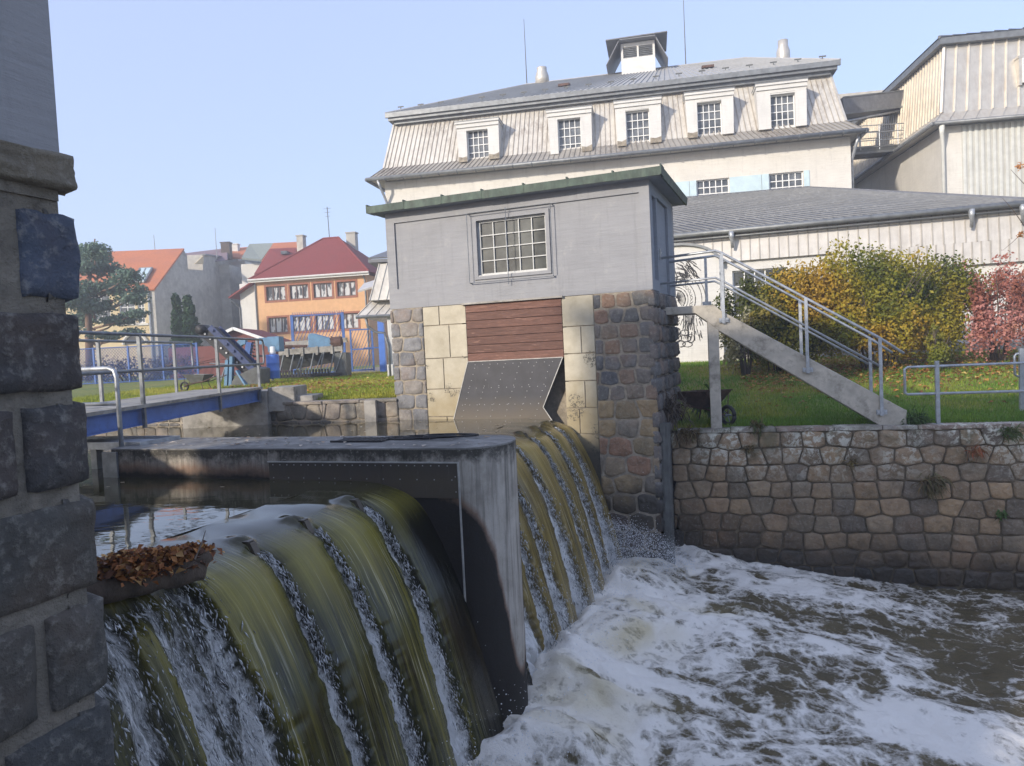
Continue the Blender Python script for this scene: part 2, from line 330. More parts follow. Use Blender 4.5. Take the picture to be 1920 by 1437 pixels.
M_conc2=simple('stair_concrete',(.46,.42,.35),.9,.16,5,bump=.25,dirt=(.10,.09,.07),dirtamt=.7,dscale=2.6,ds0=.52,ds1=.68)
M_soil=simple('soil',(.10,.075,.05),.95,.3,5,bump=.5,bd=.03)
def turf():
    t=NT('lawn'); v=t.co(); n=t.noise(v,.35,4,.6); n2=t.noise(v,9,6,.75)
    c=t.mix(t.maprange(n,.35,.65),(.14,.21,.028),(.30,.285,.05)); c=t.mix(t.maprange(n2,.35,.7),c,(.05,.065,.018))
    lf=t.attr('leafy'); c=t.mix(t.math('MULTIPLY',lf,t.maprange(t.noise(v,14,4,.7),.42,.56)),c,(.26,.12,.045))
    pv=t.attr('paved'); c=t.mix(pv,c,(.22,.20,.19)); t.base(c); t.set(Roughness=.95); t.bump(n2,.8,.05); return t.m
M_turf=turf()
def leafmat(name,rough=.55,trans=.25):
    t=NT(name); t.base(t.attr('tint','Color')); t.set(Roughness=rough); t.b.inputs['Specular IOR Level'].default_value=.25
    tr=t.n('ShaderNodeBsdfTranslucent'); t.l(t.attr('tint','Color'),tr.inputs[0]); ms=t.n('ShaderNodeMixShader'); ms.inputs[0].default_value=trans
    t.l(t.b.outputs[0],ms.inputs[1]); t.l(tr.outputs[0],ms.inputs[2]); t.l(ms.outputs[0],t.out.inputs[0]); return t.m
M_leaf=leafmat('leaves'); M_dead=leafmat('dead_leaves',.6,.15); M_blade=leafmat('grass_blades',.6,.3)
M_bark=simple('bark',(.10,.075,.055),.95,.35,7,(1,1,.4),bump=.5,bd=.03)
M_barkp=simple('pine_bark',(.19,.12,.085),.95,.3,5,(1,1,.4),bump=.4,bd=.03)
# water
t=NT('still_river_water'); v=t.co((1,1,1)); t.base(t.ramp(t.noise(v,.8,4,.6),[(.3,(.030,.027,.012)),(.7,(.050,.043,.018))])); t.set(Roughness=.02,IOR=1.75)
t.bump(t.math('ADD',t.noise(t.co((1,2.2,1),rot=(0,0,R_(19))),2.2,3,.5),t.math('MULTIPLY',t.noise(v,9,3,.5),.12)),.045,.05); M_still=t.m
def fall_mat(name,olive,gold,deep):
    t=NT(name); uv=t.n('ShaderNodeUVMap',uv_map='UVMap').outputs[0]
    def st(sx,sy,sc,d=5,r=.65):
        m=t.n('ShaderNodeMapping'); m.inputs['Scale'].default_value=(sx,sy,1); t.l(uv,m.inputs[0]); return t.noise(m.outputs[0],sc,d,r)
    a=st(9,.33,1.7,6,.7); b=st(30,.5,2.2,4,.6); big=st(1.6,.25,1.4,3,.5); chop=st(11,1.5,3.0,7,.72); fine=st(36,5,3.0,5,.7)
    k=t.math('ADD',t.math('MULTIPLY',a,.6),t.math('ADD',t.math('MULTIPLY',b,.25),t.math('MULTIPLY',big,.35)))
    c=t.ramp(k,[(.50,deep),(.60,olive),(.72,gold),(.82,tuple(min(1,x*1.6+.03) for x in gold))]); c=t.mix(t.math('MULTIPLY',t.maprange(b,.585,.66,0,.75),t.maprange(big,.40,.58,.12,1)),c,(.55,.53,.43)); sf=t.attr('still'); c=t.mix(sf,c,(.042,.037,.016))
    c=t.mix(t.attr('lit'),c,tuple(min(1,x*1.5) for x in gold)); c=t.mix(t.attr('dark'),c,(.006,.006,.005))  # 'lit' paints the golden glow of light through the crest into the colour
    fo=t.attr('foam'); th=t.math('ADD',t.math('MULTIPLY',chop,.75),t.math('MULTIPLY',fine,.35))
    m=t.maprange(t.math('ADD',th,t.math('MULTIPLY',fo,.50)),.80,.98,0,1); 
    wh=t.math('MULTIPLY',m,t.maprange(fo,.02,.25,0,1)); rough=t.maprange(fo,.1,.6,0,1)
    c=t.mix(t.math('MULTIPLY',rough,.75),c,(.035,.036,.03)); c=t.mix(wh,c,(.74,.74,.72)); c=t.mix(t.math('MULTIPLY',t.attr('mist'),.85),c,(.72,.71,.68))
    t.base(c); t.set(IOR=1.42); t.l(t.maprange(wh,0,1,.06,.30),t.b.inputs['Roughness'])
    h=t.math('ADD',t.math('MULTIPLY',a,.25),t.math('MULTIPLY',t.math('MULTIPLY',th,rough),1.6)); t.bump(t.math('MULTIPLY',h,t.math('SUBTRACT',1.0,t.math('MULTIPLY',sf,.94))),.6,.05); return t.m
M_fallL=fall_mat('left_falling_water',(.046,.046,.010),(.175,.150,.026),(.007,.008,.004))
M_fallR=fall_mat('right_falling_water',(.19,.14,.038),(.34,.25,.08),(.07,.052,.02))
t=NT('foaming_river_water'); v=t.co(); fo=t.attr('foam'); n=t.noise(t.co((1,1,1)),9,7,.75,.8); n2=t.noise(v,34,5,.75)
wv=t.n('ShaderNodeVectorMath',operation='ADD'); t.l(v,wv.inputs[0]); nz_=t.n('ShaderNodeTexNoise'); nz_.inputs['Scale'].default_value=2.2; nz_.inputs['Detail'].default_value=4; t.l(v,nz_.inputs['Vector']); vs_=t.n('ShaderNodeVectorMath',operation='SCALE'); t.l(nz_.outputs['Color'],vs_.inputs[0]); vs_.inputs['Scale'].default_value=.55; t.l(vs_.outputs[0],wv.inputs[1])
def lace(sc,w):
    x=t.n('ShaderNodeTexVoronoi',feature='DISTANCE_TO_EDGE'); x.inputs['Scale'].default_value=sc; t.l(wv.outputs[0],x.inputs['Vector']); return t.maprange(x.outputs[0],0,w,1,0)
lc=t.math('ADD',t.math('MULTIPLY',lace(2.6,.16),.32),t.math('MULTIPLY',lace(7.5,.20),.20))
fo=t.math('ADD',t.math('SUBTRACT',fo,.12),lc)
k=t.math('ADD',fo,t.math('ADD',t.math('MULTIPLY',t.math('SUBTRACT',n,.5),1.0),t.math('MULTIPLY',t.math('SUBTRACT',n2,.5),.7)))
m=t.maprange(k,.30,.84,0,1); wc=t.ramp(t.noise(v,1.5,4,.6),[(.3,(.080,.063,.030)),(.7,(.135,.108,.055))])
wc=t.mix(t.attr('boil'),wc,(.36,.31,.17)); fc=t.mix(t.attr('boil'),(.88,.84,.76),(.64,.55,.32)); c=t.mix(m,wc,fc); t.base(c)
t.l(t.maprange(m,0,1,.09,.6),t.b.inputs['Roughness']); t.set(IOR=1.38)
t.bump(t.math('ADD',t.math('MULTIPLY',n,.8),t.math('ADD',t.math('MULTIPLY',n2,.35),t.math('MULTIPLY',m,.35))),.65,.06); M_foam=t.m
t=NT('water_drops'); t.base((.80,.82,.84)); t.set(Roughness=.15); M_drop=t.m
t=NT('splashing_water'); n=t.noise(t.co(),16,5,.7); t.base(t.ramp(n,[(.4,(.10,.105,.095)),(.6,(.72,.73,.73))])); t.set(Roughness=.12,IOR=1.4); M_splash=t.m
# ================================================================ GROUND
FE=[(-400,260),(-60,36),(-20,20.9),(-14,18.6),(-8.57,16.5),(-7.3,15.93),(-5.82,15.4),(-3.85,14.85),(-2.35,14.75),(-1.6,16.0),(2.3,14.5),(2.95,13.6)]
_q=[QF.w((u,13.82,0)) for u in(-.35,5,12,60,400)]
FE+=[(p[0],p[1]) for p in _q]
FX=[p[0] for p in FE]; FY=[p[1] for p in FE]
def gz(x,y):
    x=np.asarray(x,float); y=np.asarray(y,float)
    left=-.86+.012*np.clip(y-14,0,25)
    drop=.75*(1-sstep(13.2,27,y+.26*(x-3)))*sstep(-.5,2.2,x)
    return left-drop+.02*vn(x*.6,y*.6,0,5)
xs=np.unique(np.concatenate([np.linspace(-400,-30,12),np.linspace(-30,-10,21),np.linspace(-10,16,131),np.linspace(16,40,25),np.linspace(40,400,12),FX]))
xs=xs[(xs>=FX[0])&(xs<=FX[-1])]
tt=np.concatenate([np.linspace(0,.3,4),np.linspace(.5,18,70),np.linspace(19,60,30),np.linspace(70,900,14)])
fy=np.interp(xs,FX,FY); X=np.repeat(xs[None,:],len(tt),0); Y=fy[None,:]+tt[:,None]; Z=gz(X,Y)
leafy=np.clip(sstep(16.5,19,Y+.2*X-1)*(X>2.5)*.9+.02,0,1)*sstep(.35,.6,fbm(X*.5,Y*.5,0,3)*.5+.55)
leafy=np.maximum(leafy,np.exp(-((X+7.5)/3)**2-((Y-23)/3.2)**2)); leafy=np.maximum(leafy,np.exp(-((X-9)/5)**2-((Y-22.5)/1.6)**2))
paved=sstep(29.5,30.3,Y+.25*(X+4))*sstep(-9,-8,X)*(X<3)
gnd=npmesh('ground',np.stack([X,Y,Z],-1).reshape(-1,3),gridF(len(tt),len(xs)),M_turf,attrs={'leafy':leafy.ravel(),'paved':paved.ravel()}); struct(gnd)
# near bank behind the camera and the river bed
b=MB(); b.face((-400,-400,-1.62),(400,-400,-1.62),(400,-1.1,-1.62),(-400,-1.1,-1.62)); b.box(-60,60,-1.4,-1.1,-7,-.05); struct(b.build('near_bank_shade_wall',M_paving))  # the box is an unseen wall added to keep sun off the foam
b=MB(); b.face((-400,-60,-6.5),(400,-60,-6.5),(400,400,-6.5),(-400,400,-6.5)); struct(b.build('river_bed',M_soil))
# grass blades (nobody could count them)
def blades(name,n,gen,h0,h1,seed,cols,label,dens=None):
    rs=np.random.RandomState(seed); x,y=gen(rs,n); z=gz(x,y); n=len(x)
    a=rs.rand(n)*6.283; h=h0+(h1-h0)*rs.rand(n)**1.5; w=.006+.010*rs.rand(n); lx=(rs.rand(n)-.5)*h*1.1; ly=(rs.rand(n)-.5)*h*1.1
    P=np.stack([np.stack([x-w*np.cos(a),y-w*np.sin(a),z-.01],-1),np.stack([x+w*np.cos(a),y+w*np.sin(a),z-.01],-1),np.stack([x+lx,y+ly,z+h],-1)],1).reshape(-1,3)
    c=np.array(cols); t=np.clip(fbm(x*.45,y*.45,0,seed)*.9+.5+.25*(rs.rand(n)-.5),0,.999); i=t*(len(c)-1); k=i.astype(int); fr=(i-k)[:,None]; cc=c[k]*(1-fr)+c[np.minimum(k+1,len(c)-1)]*fr
    cc=cc*(.75+.5*rs.rand(n))[:,None]
    o=npmesh(name,P,np.arange(3*n).reshape(-1,3),M_blade,smooth=False,attrs={'tint':cc}); return tag(o,label,'grass',kind='stuff')
def gr(rs,n):
    u=-.9+rs.rand(n)*11.1; v=14.02+rs.rand(n)**1.6*13; P=QF.u[None,:]*u[:,None]+QF.v[None,:]*v[:,None]; return P[:,0],P[:,1]
blades('lawn_grass',90000,gr,.03,.11,1,[(.085,.19,.02),(.16,.27,.03),(.36,.34,.06)],'short green grass on the lawn behind the quay wall')
def gl(rs,n):
    x=-13+rs.rand(n)*12; f=np.interp(x,FX,FY); return x,f+.3+rs.rand(n)**1.4*17
blades('lawn_grass',90000,gl,.03,.10,2,[(.17,.23,.03),(.29,.32,.04),(.42,.38,.07)],'pale green grass on the lawn behind the footbridge')
def leaves(name,pts,s0,s1,cols,seed,label,cat='leaves',flat=.25,mat=None,tilt=.5):
    """curled dead leaves: one bent kite each"""
    rs=np.random.RandomState(seed); P=np.asarray(pts); n=len(P); a=rs.rand(n)*6.283; s=s0+(s1-s0)*rs.rand(n)
    d=np.stack([np.cos(a),np.sin(a),(rs.rand(n)-.5)*2*tilt],-1); d/=np.linalg.norm(d,axis=1)[:,None]
    e=np.stack([-np.sin(a),np.cos(a),(rs.rand(n)-.5)*2*tilt],-1); up=np.cross(d,e)
    s=s[:,None]; V=np.stack([P-d*s*.6,P+e*s*.36+up*s*flat,P+d*s*.6,P-e*s*.36+up*s*flat],1).reshape(-1,3)
    i=np.arange(n)*4; Fc=np.concatenate([np.stack([i,i+1,i+2],1),np.stack([i,i+2,i+3],1)])
    c=np.array(cols)[rs.randint(len(cols),size=n)]*(.7+.6*rs.rand(n))[:,None]
    o=npmesh(name,V,Fc,mat or M_dead,smooth=False,attrs={'tint':np.concatenate([c,c])}); return tag(o,label,cat,kind='stuff')
rs=np.random.RandomState(4)
u=1+rs.rand(9000)*10; v=15.6+rs.rand(9000)**.7*11; P=QF.u[None]*u[:,None]+QF.v[None]*v[:,None]; k=rs.rand(9000)<(.06+.94*np.exp(-((v-21.5-.15*u)/2.6)**2)); P=P[k]; P[:,2]=gz(P[:,0],P[:,1])+.04
leaves('fallen_leaves',P,.05,.13,[(.34,.14,.04),(.42,.22,.06),(.25,.09,.03),(.45,.33,.10)],5,'orange brown fallen leaves scattered under the bushes')
x=-10+rs.rand(4200)*9; y=np.interp(x,FX,FY)+1+rs.rand(4200)*13; k=rs.rand(4200)<(.07+.93*np.exp(-((x+6.3)/2.4)**2-((y-21.5)/3)**2)); P=np.stack([x,y,gz(x,y)+.04],-1)[k]
leaves('fallen_leaves',P,.05,.13,[(.36,.15,.05),(.30,.12,.05),(.45,.30,.10)],6,'reddish fallen leaves on the left lawn around the conveyor')
# ================================================================ MASONRY
def clip(poly,p,n):
    out=[]; m=len(poly)
    for i in range(m):
        a,b=poly[i],poly[(i+1)%m]; da=(a[0]-p[0])*n[0]+(a[1]-p[1])*n[1]; db=(b[0]-p[0])*n[0]+(b[1]-p[1])*n[1]
        if da<=0: out.append(a)
        if da*db<0: t=da/(da-db); out.append((a[0]+t*(b[0]-a[0]),a[1]+t*(b[1]-a[1])))
    return out
def cells(a0,a1,z0,z1,rh,w,rnd,jit=.18,gap=.02,hexw=1.0):
    """brick-laid rounded hexagonal cells (Voronoi of a jittered staggered grid)"""
    S=[]; nr=max(1,round((z1-z0)/rh)); rh=(z1-z0)/nr
    for r in range(-1,nr+1):
        x=a0-w*(rnd.random()*.8+.4)
        while x<a1+w:
            ww=w*(.7+.65*rnd.random()); S.append((x+ww/2,z0+(r+.5)*rh+(rnd.random()-.5)*jit*rh,r)); x+=ww
    out=[]
    for i,s in enumerate(S):
        poly=[(a0,z0),(a1,z0),(a1,z1),(a0,z1)]
        for j,q in enumerate(S):
            if j==i or abs(q[0]-s[0])>3*w or abs(q[1]-s[1])>2.2*rh: continue
            dx,dz=(q[0]-s[0]),(q[1]-s[1])
            nx,nz=dx,dz*2.2*hexw                       # weighted distance keeps the courses level
            L=math.hypot(nx,nz); mid=((q[0]+s[0])/2,(q[1]+s[1])/2)
            poly=clip(poly,(mid[0]-nx/L*gap/2,mid[1]-nz/L*gap/2),(nx/L,nz/L))
            if len(poly)<3: break
        if len(poly)>=3 and abs(sum(poly[k-1][0]*poly[k][1]-poly[k][0]*poly[k-1][1] for k in range(len(poly))))/2>.006: out.append(poly)
    return out
def stone(b,poly,P,bulge,rnd,col,rough=1.0,n=24,sink=.05):
    m=len(poly); per=[math.dist(poly[i],poly[(i+1)%m]) for i in range(m)]; T=sum(per)
    if T<.12: return
    pts=[]
    for k in range(n):
        d=T*k/n; i=0
        while d>per[i]: d-=per[i]; i=(i+1)%m
        t=d/per[i] if per[i]>0 else 0; a,c=poly[i],poly[(i+1)%m]; pts.append((a[0]+t*(c[0]-a[0]),a[1]+t*(c[1]-a[1])))
    cx=sum(p[0] for p in pts)/n; cz=sum(p[1] for p in pts)/n; r=T/6.28; vs=[]
    pts=[(cx+(p[0]-cx)*(1-.035*rough*rnd.random()),cz+(p[1]-cz)*(1-.035*rough*rnd.random())) for p in pts]
    # soften the corners
    pts=[((pts[k-1][0]+8*pts[k][0]+pts[(k+1)%n][0])/10,(pts[k-1][1]+8*pts[k][1]+pts[(k+1)%n][1])/10) for k in range(n)]
    tx,tz=(rnd.random()-.5)*.5,(rnd.random()-.5)*.5
    R=[(1,-sink),(1,bulge*.30),(.955,bulge*.80),(.80,bulge),(.45,bulge*1.05)]
    for f,h in R:
        for (x,z) in pts:
            q=(h+(rnd.random()-.5)*bulge*.42*rough*(1 if h>0 else 0)+((x-cx)*tx+(z-cz)*tz)*bulge/r*(1-.4*f)*(h>0))
            vs.append(P(cx+(x-cx)*f,cz+(z-cz)*f,q))
    vs.append(P(cx,cz,bulge*(1.05+.3*(rnd.random()-.5))))
    fs=[(a*n+k,a*n+(k+1)%n,(a+1)*n+(k+1)%n,(a+1)*n+k) for a in range(4) for k in range(n)]+[(4*n+k,4*n+(k+1)%n,5*n) for k in range(n)]
    b.add(vs,fs,col)
PAL_GATE=[(.12,.12,.12),(.16,.15,.14),(.10,.10,.105),(.20,.16,.12),(.22,.155,.11),(.18,.155,.13),(.25,.16,.11),(.13,.125,.115)]
PAL_LOW=[(.26,.20,.13),(.30,.22,.12),(.27,.16,.10),(.20,.17,.13),(.22,.17,.10)]
PAL_Q=[(.25,.185,.115),(.28,.20,.12),(.21,.165,.11),(.30,.21,.12),(.25,.185,.115),(.18,.145,.105),(.32,.225,.135)]
PAL_B=[(.22,.20,.165),(.26,.225,.18),(.18,.165,.14),(.27,.23,.19)]
# ================================================================ QUAY WALL, BANK WALL
rnd=random.Random(7)
T=thing('quay_wall','long lichen stained rubble stone quay wall above the foaming water','wall',QF.w((2,13.8,-6)))
b=MB(QF); b.box(-.55,14,13.76,14.3,-6.2,-1.66); b.build('mortar_bed',M_mortard,T)
b=MB(QF); Pq=lambda a,z,h:(a,13.76-h-.0*z,z)
for p in cells(-.62,12,-5.0,-1.66,.315,.37,rnd,gap=.016,jit=.2,hexw=1.35): 
    cx_=sum(q[0] for q in p)/len(p); cz_=sum(q[1] for q in p)/len(p); wf=1-.72*float(sstep(-2.9,-3.7,cz_+.35*max(cx_,0)-.25*rnd.random())); c_=rnd.choice(PAL_Q); kf=wf*(.75+.5*rnd.random()); stone(b,p,Pq,.03+.02*rnd.random(),rnd,tuple(k*kf for k in c_),1.3,24)
b.build('facing_stones',M_quay,T,True)
b=MB(QF); x=-.5
while x<13:
    w=.5+.5*rnd.random(); h=.012*rnd.random(); b.box(x,x+w-.012,13.72-.012*rnd.random(),14.08+.05*rnd.random(),-1.665,-1.60+h,rnd.choice([(.24,.22,.19),(.30,.27,.23),(.27,.20,.16)])); x+=w
b.build('coping',M_quay,T,False,.012)
def tuft(name,ctr,n,l,cols,seed,label,cat,out=(0,-1,0),down=.2,wid=.010):
    rs=random.Random(seed); b=MB()
    for i in range(n):
        d=np.array([rs.gauss(0,.55),rs.gauss(0,.55),rs.gauss(.35,.5)-down])+np.array(out)*.5; d/=np.linalg.norm(d)+1e-6; L=l*(.4+.8*rs.random())
        s=np.cross(d,[rs.random()-.5,rs.random()-.5,rs.random()-.5]); s/=np.linalg.norm(s)+1e-6; p=np.array(ctr)+np.array([rs.gauss(0,.35),rs.gauss(0,.05),rs.gauss(0,.25)])*l*.9
        m=p+d*L*.6; e=p+d*L+np.array([0,0,-L*.35]); c=rs.choice(cols); k=.7+.6*rs.random(); c=tuple(q*k for q in c)
        b.face(p-s*wid*.4,p+s*wid*.4,m+s*wid,m-s*wid,c=c); b.face(m-s*wid,m+s*wid,e,c=c)
    return tag(b.build(name,M_leaf),label,cat)
def qp(px,py): return QF.w(QF.on_v(px,py,13.68))
DG=[(.16,.11,.05),(.20,.15,.07),(.10,.085,.03)]; GG=[(.06,.10,.02),(.09,.12,.03)]
tuft('wall_weed',qp(1405,840),50,.11,DG,1,'dry reddish tuft rooted in the second course of the quay wall','plant')
tuft('wall_weed',qp(1598,868),60,.13,[(.25,.2,.07)]+DG,2,'small straw coloured tuft hanging from the quay wall','plant')
tuft('wall_weed',qp(1745,905),260,.24,DG+[(.12,.12,.05)],3,'wide brown mat of dead creeper on the quay wall','plant',down=.7)
tuft('wall_weed',qp(1830,845),80,.18,[(.30,.10,.04),(.22,.12,.05)],4,'rust red trailing weed near the quay top under the railing','plant',down=.5)
tuft('wall_weed',qp(1895,812),120,.20,GG,5,'green grass clump growing over the quay coping at the right','plant')
tuft('wall_weed',qp(1878,965),40,.10,[(.07,.14,.03)],6,'small bright green seedling low on the quay wall','plant',wid=.02)
tuft('wall_weed',qp(1290,812),150,.2,DG+[(.14,.09,.05)],7,'brown dead grass hanging over the quay beside the gatehouse','plant',down=.4)
tuft('wall_weed',QF.w((.9,13.78,-1.57)),260,.16,DG+GG,8,'low dry weeds along the coping between column and stair foot','plant')
tuft('wall_weed',QF.w((3.55,14.0,-1.56)),300,.26,[(.05,.10,.02),(.07,.13,.03)],9,'dark green grass clump at the foot of the stair','plant')
tuft('wall_weed',GF.w((-2.2,13.3,-1.15)),200,.42,[(.09,.07,.05),(.13,.10,.07)],10,'leafless grey brown creeper beside the gatehouse corner','plant',down=.3)
tuft('wall_weed',GF.w((-1.8,15.3,-1.2)),200,.3,[(.05,.10,.02),(.07,.12,.03)],11,'leafy green weed behind the wheelbarrow','plant',wid=.03)
# upstream bank wall
T=thing('bank_wall','low squared stone bank wall along the still upper water','wall',(-4,14.9,-1.6))
LW=[(-2.30,14.45),(-3.85,14.66),(-5.82,15.37),(-7.3,15.9),(-8.57,16.47),(-14,18.6),(-22,21.8)]
b=MB();bs=MB()
for (x0,y0),(x1,y1) in zip(LW,LW[1:]):
    d=np.array([x1-x0,y1-y0]); L=np.linalg.norm(d); d/=L; n=np.array([d[1],-d[0]]); n=n if n[1]<0 else -n
    q=[(x0,y0),(x1,y1),(x1-n[0]*.4,y1-n[1]*.4),(x0-n[0]*.4,y0-n[1]*.4)]; b.prism(q,'z',-3,-.90)
    Pb=lambda a,z,h,x0=x0,y0=y0,d=d,n=n:(x0+d[0]*a+n[0]*h,y0+d[1]*a+n[1]*h,z)
    for p in cells(0,L,-1.55,-.86,.30,.36,rnd,gap=.014,hexw=2.0,jit=.10): stone(bs,p,Pb,.022,rnd,rnd.choice(PAL_B),1.2,22)
b.build('mortar_bed',M_mortar,T); bs.build('facing_stones',M_bank,T,True)
b=MB()
for (x0,y0),(x1,y1) in zip(LW,LW[1:]):
    L=math.hypot(x1-x0,y1-y0); k=max(1,int(L/.55)); dx,dy=(x1-x0)/L,(y1-y0)/L; n=(-dy,dx) if dx>0 else (dy,-dx)
    for i in range(k):
        a,c=L*i/k+.008,L*(i+1)/k-.008; o=.03+.02*rnd.random(); q=[(x0+dx*a-n[0]*o,y0+dy*a-n[1]*o),(x0+dx*c-n[0]*o,y0+dy*c-n[1]*o),(x0+dx*c+n[0]*.36,y0+dy*c+n[1]*.36),(x0+dx*a+n[0]*.36,y0+dy*a+n[1]*.36)]
        b.prism(q,'z',-.875,-.82+.015*rnd.random(),rnd.choice(PAL_B))
b.build('coping',M_bank,T,False,.012)
b=MB(); b.prism([(-2.95,14.50),(-2.72,14.47),(-2.72,14.3),(-2.95,14.33)],'z',-1.6,-.83); tag(b.build('gauge_board',M_conc),'narrow weathered concrete post set in the bank wall by the gatehouse','post')
# ================================================================ PIER between the two falls
u0,uC,vf,r=-7.3,-2.86,6.47,.52
prof=[(u0,vf),(uC,vf)]+[(uC+.39*math.cos(a),vf+r+r*math.sin(a)) for a in np.linspace(-math.pi/2,math.pi/2,25)[1:]]+[(u0,vf+2*r),(u0-.25,vf+r)]
T=thing('weir_pier','streaked concrete pier with rounded nose between the two falls','pier',PF.w((-4.5,7,-5)))
# dense shell so the tide mark follows the water's arc
pts=[]
for (a,c) in zip(prof,prof[1:]+prof[:1]):
    k=max(1,int(math.dist(a,c)/.06)); pts+=[(a[0]+(c[0]-a[0])*i/k,a[1]+(c[1]-a[1])*i/k) for i in range(k)]
zs=np.linspace(-5.2,-.93,86); n=len(pts); pu=np.array(pts)
V=np.array([[*(PF.u*p[0]+PF.v*p[1])[:2],z] for z in zs for p in pts]); i=np.arange(len(zs)-1)[:,None]*n; j=np.arange(n)[None,:]
Fc=np.stack([i+j,i+(j+1)%n,i+n+(j+1)%n,i+n+j],-1).reshape(-1,4)
az=np.interp(pu[:,0],[-7.3,-3.7,-2.874,-2.70,-2.58,-2.53,-2.50,-2.47],[-1.15,-1.22,-1.42,-1.62,-2.0,-2.5,-2.95,-3.35])
back=(pu[:,1]>vf+r*1.35)
wet=np.concatenate([1/(1+np.exp(-(az-z)/.10))*(~back)+back*(z<-1.3) for z in zs])
npmesh('body',V,Fc,M_pier,T,True,{'wet':wet})
b=MB(PF); b.prism([(p[0]*1.0,p[1]) for p in pts],'z',-.934,-.915); b.build('top_slab',M_piertop,T)
b=MB(PF); b.box(-5.07,-3.70,vf-.014,vf-.002,-2.4,-1.064); b.box(-3.695,-2.865,vf-.014,vf-.002,-1.41,-1.064); b.c=(0,0,0)
for k in range(24): 
    x=-5.02+k*.089; b.box(x,x+.011,vf-.019,vf-.0142,-1.093,-1.082)
for k in range(12):
    x=-5.02+k*.19; b.box(x,x+.011,vf-.019,vf-.0142,-1.232,-1.221)
for k in range(2): b.box(-2.892,-2.881,vf-.019,vf-.0142,-1.20-k*.15,-1.189-k*.15)
b.build('steel_plate',M_plate,T)
b=MB(PF); b.box(-5.085,-2.845,vf-.018,vf-.001,-1.063,-1.05); b.box(-2.86,-2.845,vf-.018,vf-.001,-3.6,-1.064); b.build('edge_strip',M_strip,T)
b=MB(PF)
for k in range(9): b.box(-4.55+k*.07,-4.52+k*.07,6.95,7.2,-.914,-.895)
b.box(-4.6,-3.95,6.93,6.95,-.914,-.893); b.box(-4.6,-3.95,7.2,7.22,-.914,-.893); b.build('drain_grate',M_black,T)
b=MB(PF)
rs=random.Random(12)
for k in range(3):
    c=np.array([-3.75+.25*k,7.2,-.90]); P=[c+np.array([.3*math.cos(a)*(1+.1*rs.random()),.11*math.sin(a),.012*k]) for a in np.linspace(0,6.6,26)]; b.tube(P,.012,6)
tag(b.build('cable_coil',M_black),'thin black cable loosely coiled on the pier top','cable')
# flow breakers on the crest
def breaker(v,label,seed):
    b=MB(PF); rs=random.Random(seed); w=.032
    b.prism([(-3.68,-1.34),(-3.62,-1.285),(-3.55,-1.29),(-3.50,-1.39),(-3.52,-1.5),(-3.68,-1.5)],'v',v-w,v+w); b.box(-3.62,-3.56,v-w-.006,v+w+.006,-1.287,-1.279)
    return tag(b.build('flow_breaker',M_plate,None,False,.01),label,'flow breaker','steel flow breakers along the weir crest')
NL=[3.55,4.29,4.95,5.74]; NR=[PF.on_u(970,817,-3.4)[1],PF.on_u(1003.7,805.6,-3.4)[1],PF.on_u(1030,795.6,-3.4)[1]]
breaker(4.29,'nearest dark steel flow breaker on the crest just past the leaf pile',1); breaker(4.95,'middle dark flow breaker of the left fall',2); breaker(5.74,'dark flow breaker of the left fall nearest the pier',3)
breaker(NR[0],'flow breaker on the right crest closest to the rounded pier nose',4); breaker(NR[1],'flow breaker in the middle of the right crest',5); breaker(NR[2],'flow breaker on the right crest below the dark gate plate',6)
# ================================================================ WATER
UP_=-1.25
b=MB(PF)
xs_=[-90,-60,-30,-15,-9,-5.2]; 
vs_=np.linspace(-2,30,9)
for a,c in zip(xs_,xs_[1:]):
    for d,e in zip(vs_,vs_[1:]): b.face((a,d,UP_),(c,d,UP_),(c,e,UP_),(a,e,UP_))
b.face((-5.2,-2,UP_),(-4.2,-2,UP_),(-4.2,17,UP_),(-5.2,17,UP_)); b.face((-90,30,UP_),(-15,30,UP_),(-15,60,UP_),(-90,60,UP_))
struct(b.build('upper_river',M_still,None,True))
PR=np.array([(-4.2,-1.25),(-3.95,-1.25),(-3.7,-1.268),(-3.48,-1.345),(-3.33,-1.50),(-3.21,-1.71),(-3.09,-1.96),(-2.97,-2.24),(-2.83,-2.71),(-2.69,-3.23),(-2.57,-3.70),(-2.49,-4.1),(-2.42,-4.6)])
sl_=np.concatenate([[0],np.cumsum(np.hypot(*np.diff(PR,axis=0).T))]); ST=sl_[-1]
def profile(s):
    u=np.interp(s,sl_,PR[:,0]); z=np.interp(s,sl_,PR[:,1]); return u,z
def smoothprof(N):
    s=np.linspace(0,ST,N); e=ST*.05; k=np.linspace(-e,e,15)
    u=np.mean([profile(np.clip(s+q,0,ST))[0] for q in k],0); z=np.mean([profile(np.clip(s+q,0,ST))[1] for q in k],0); u[0],z[0]=PR[0]; return s,u,z
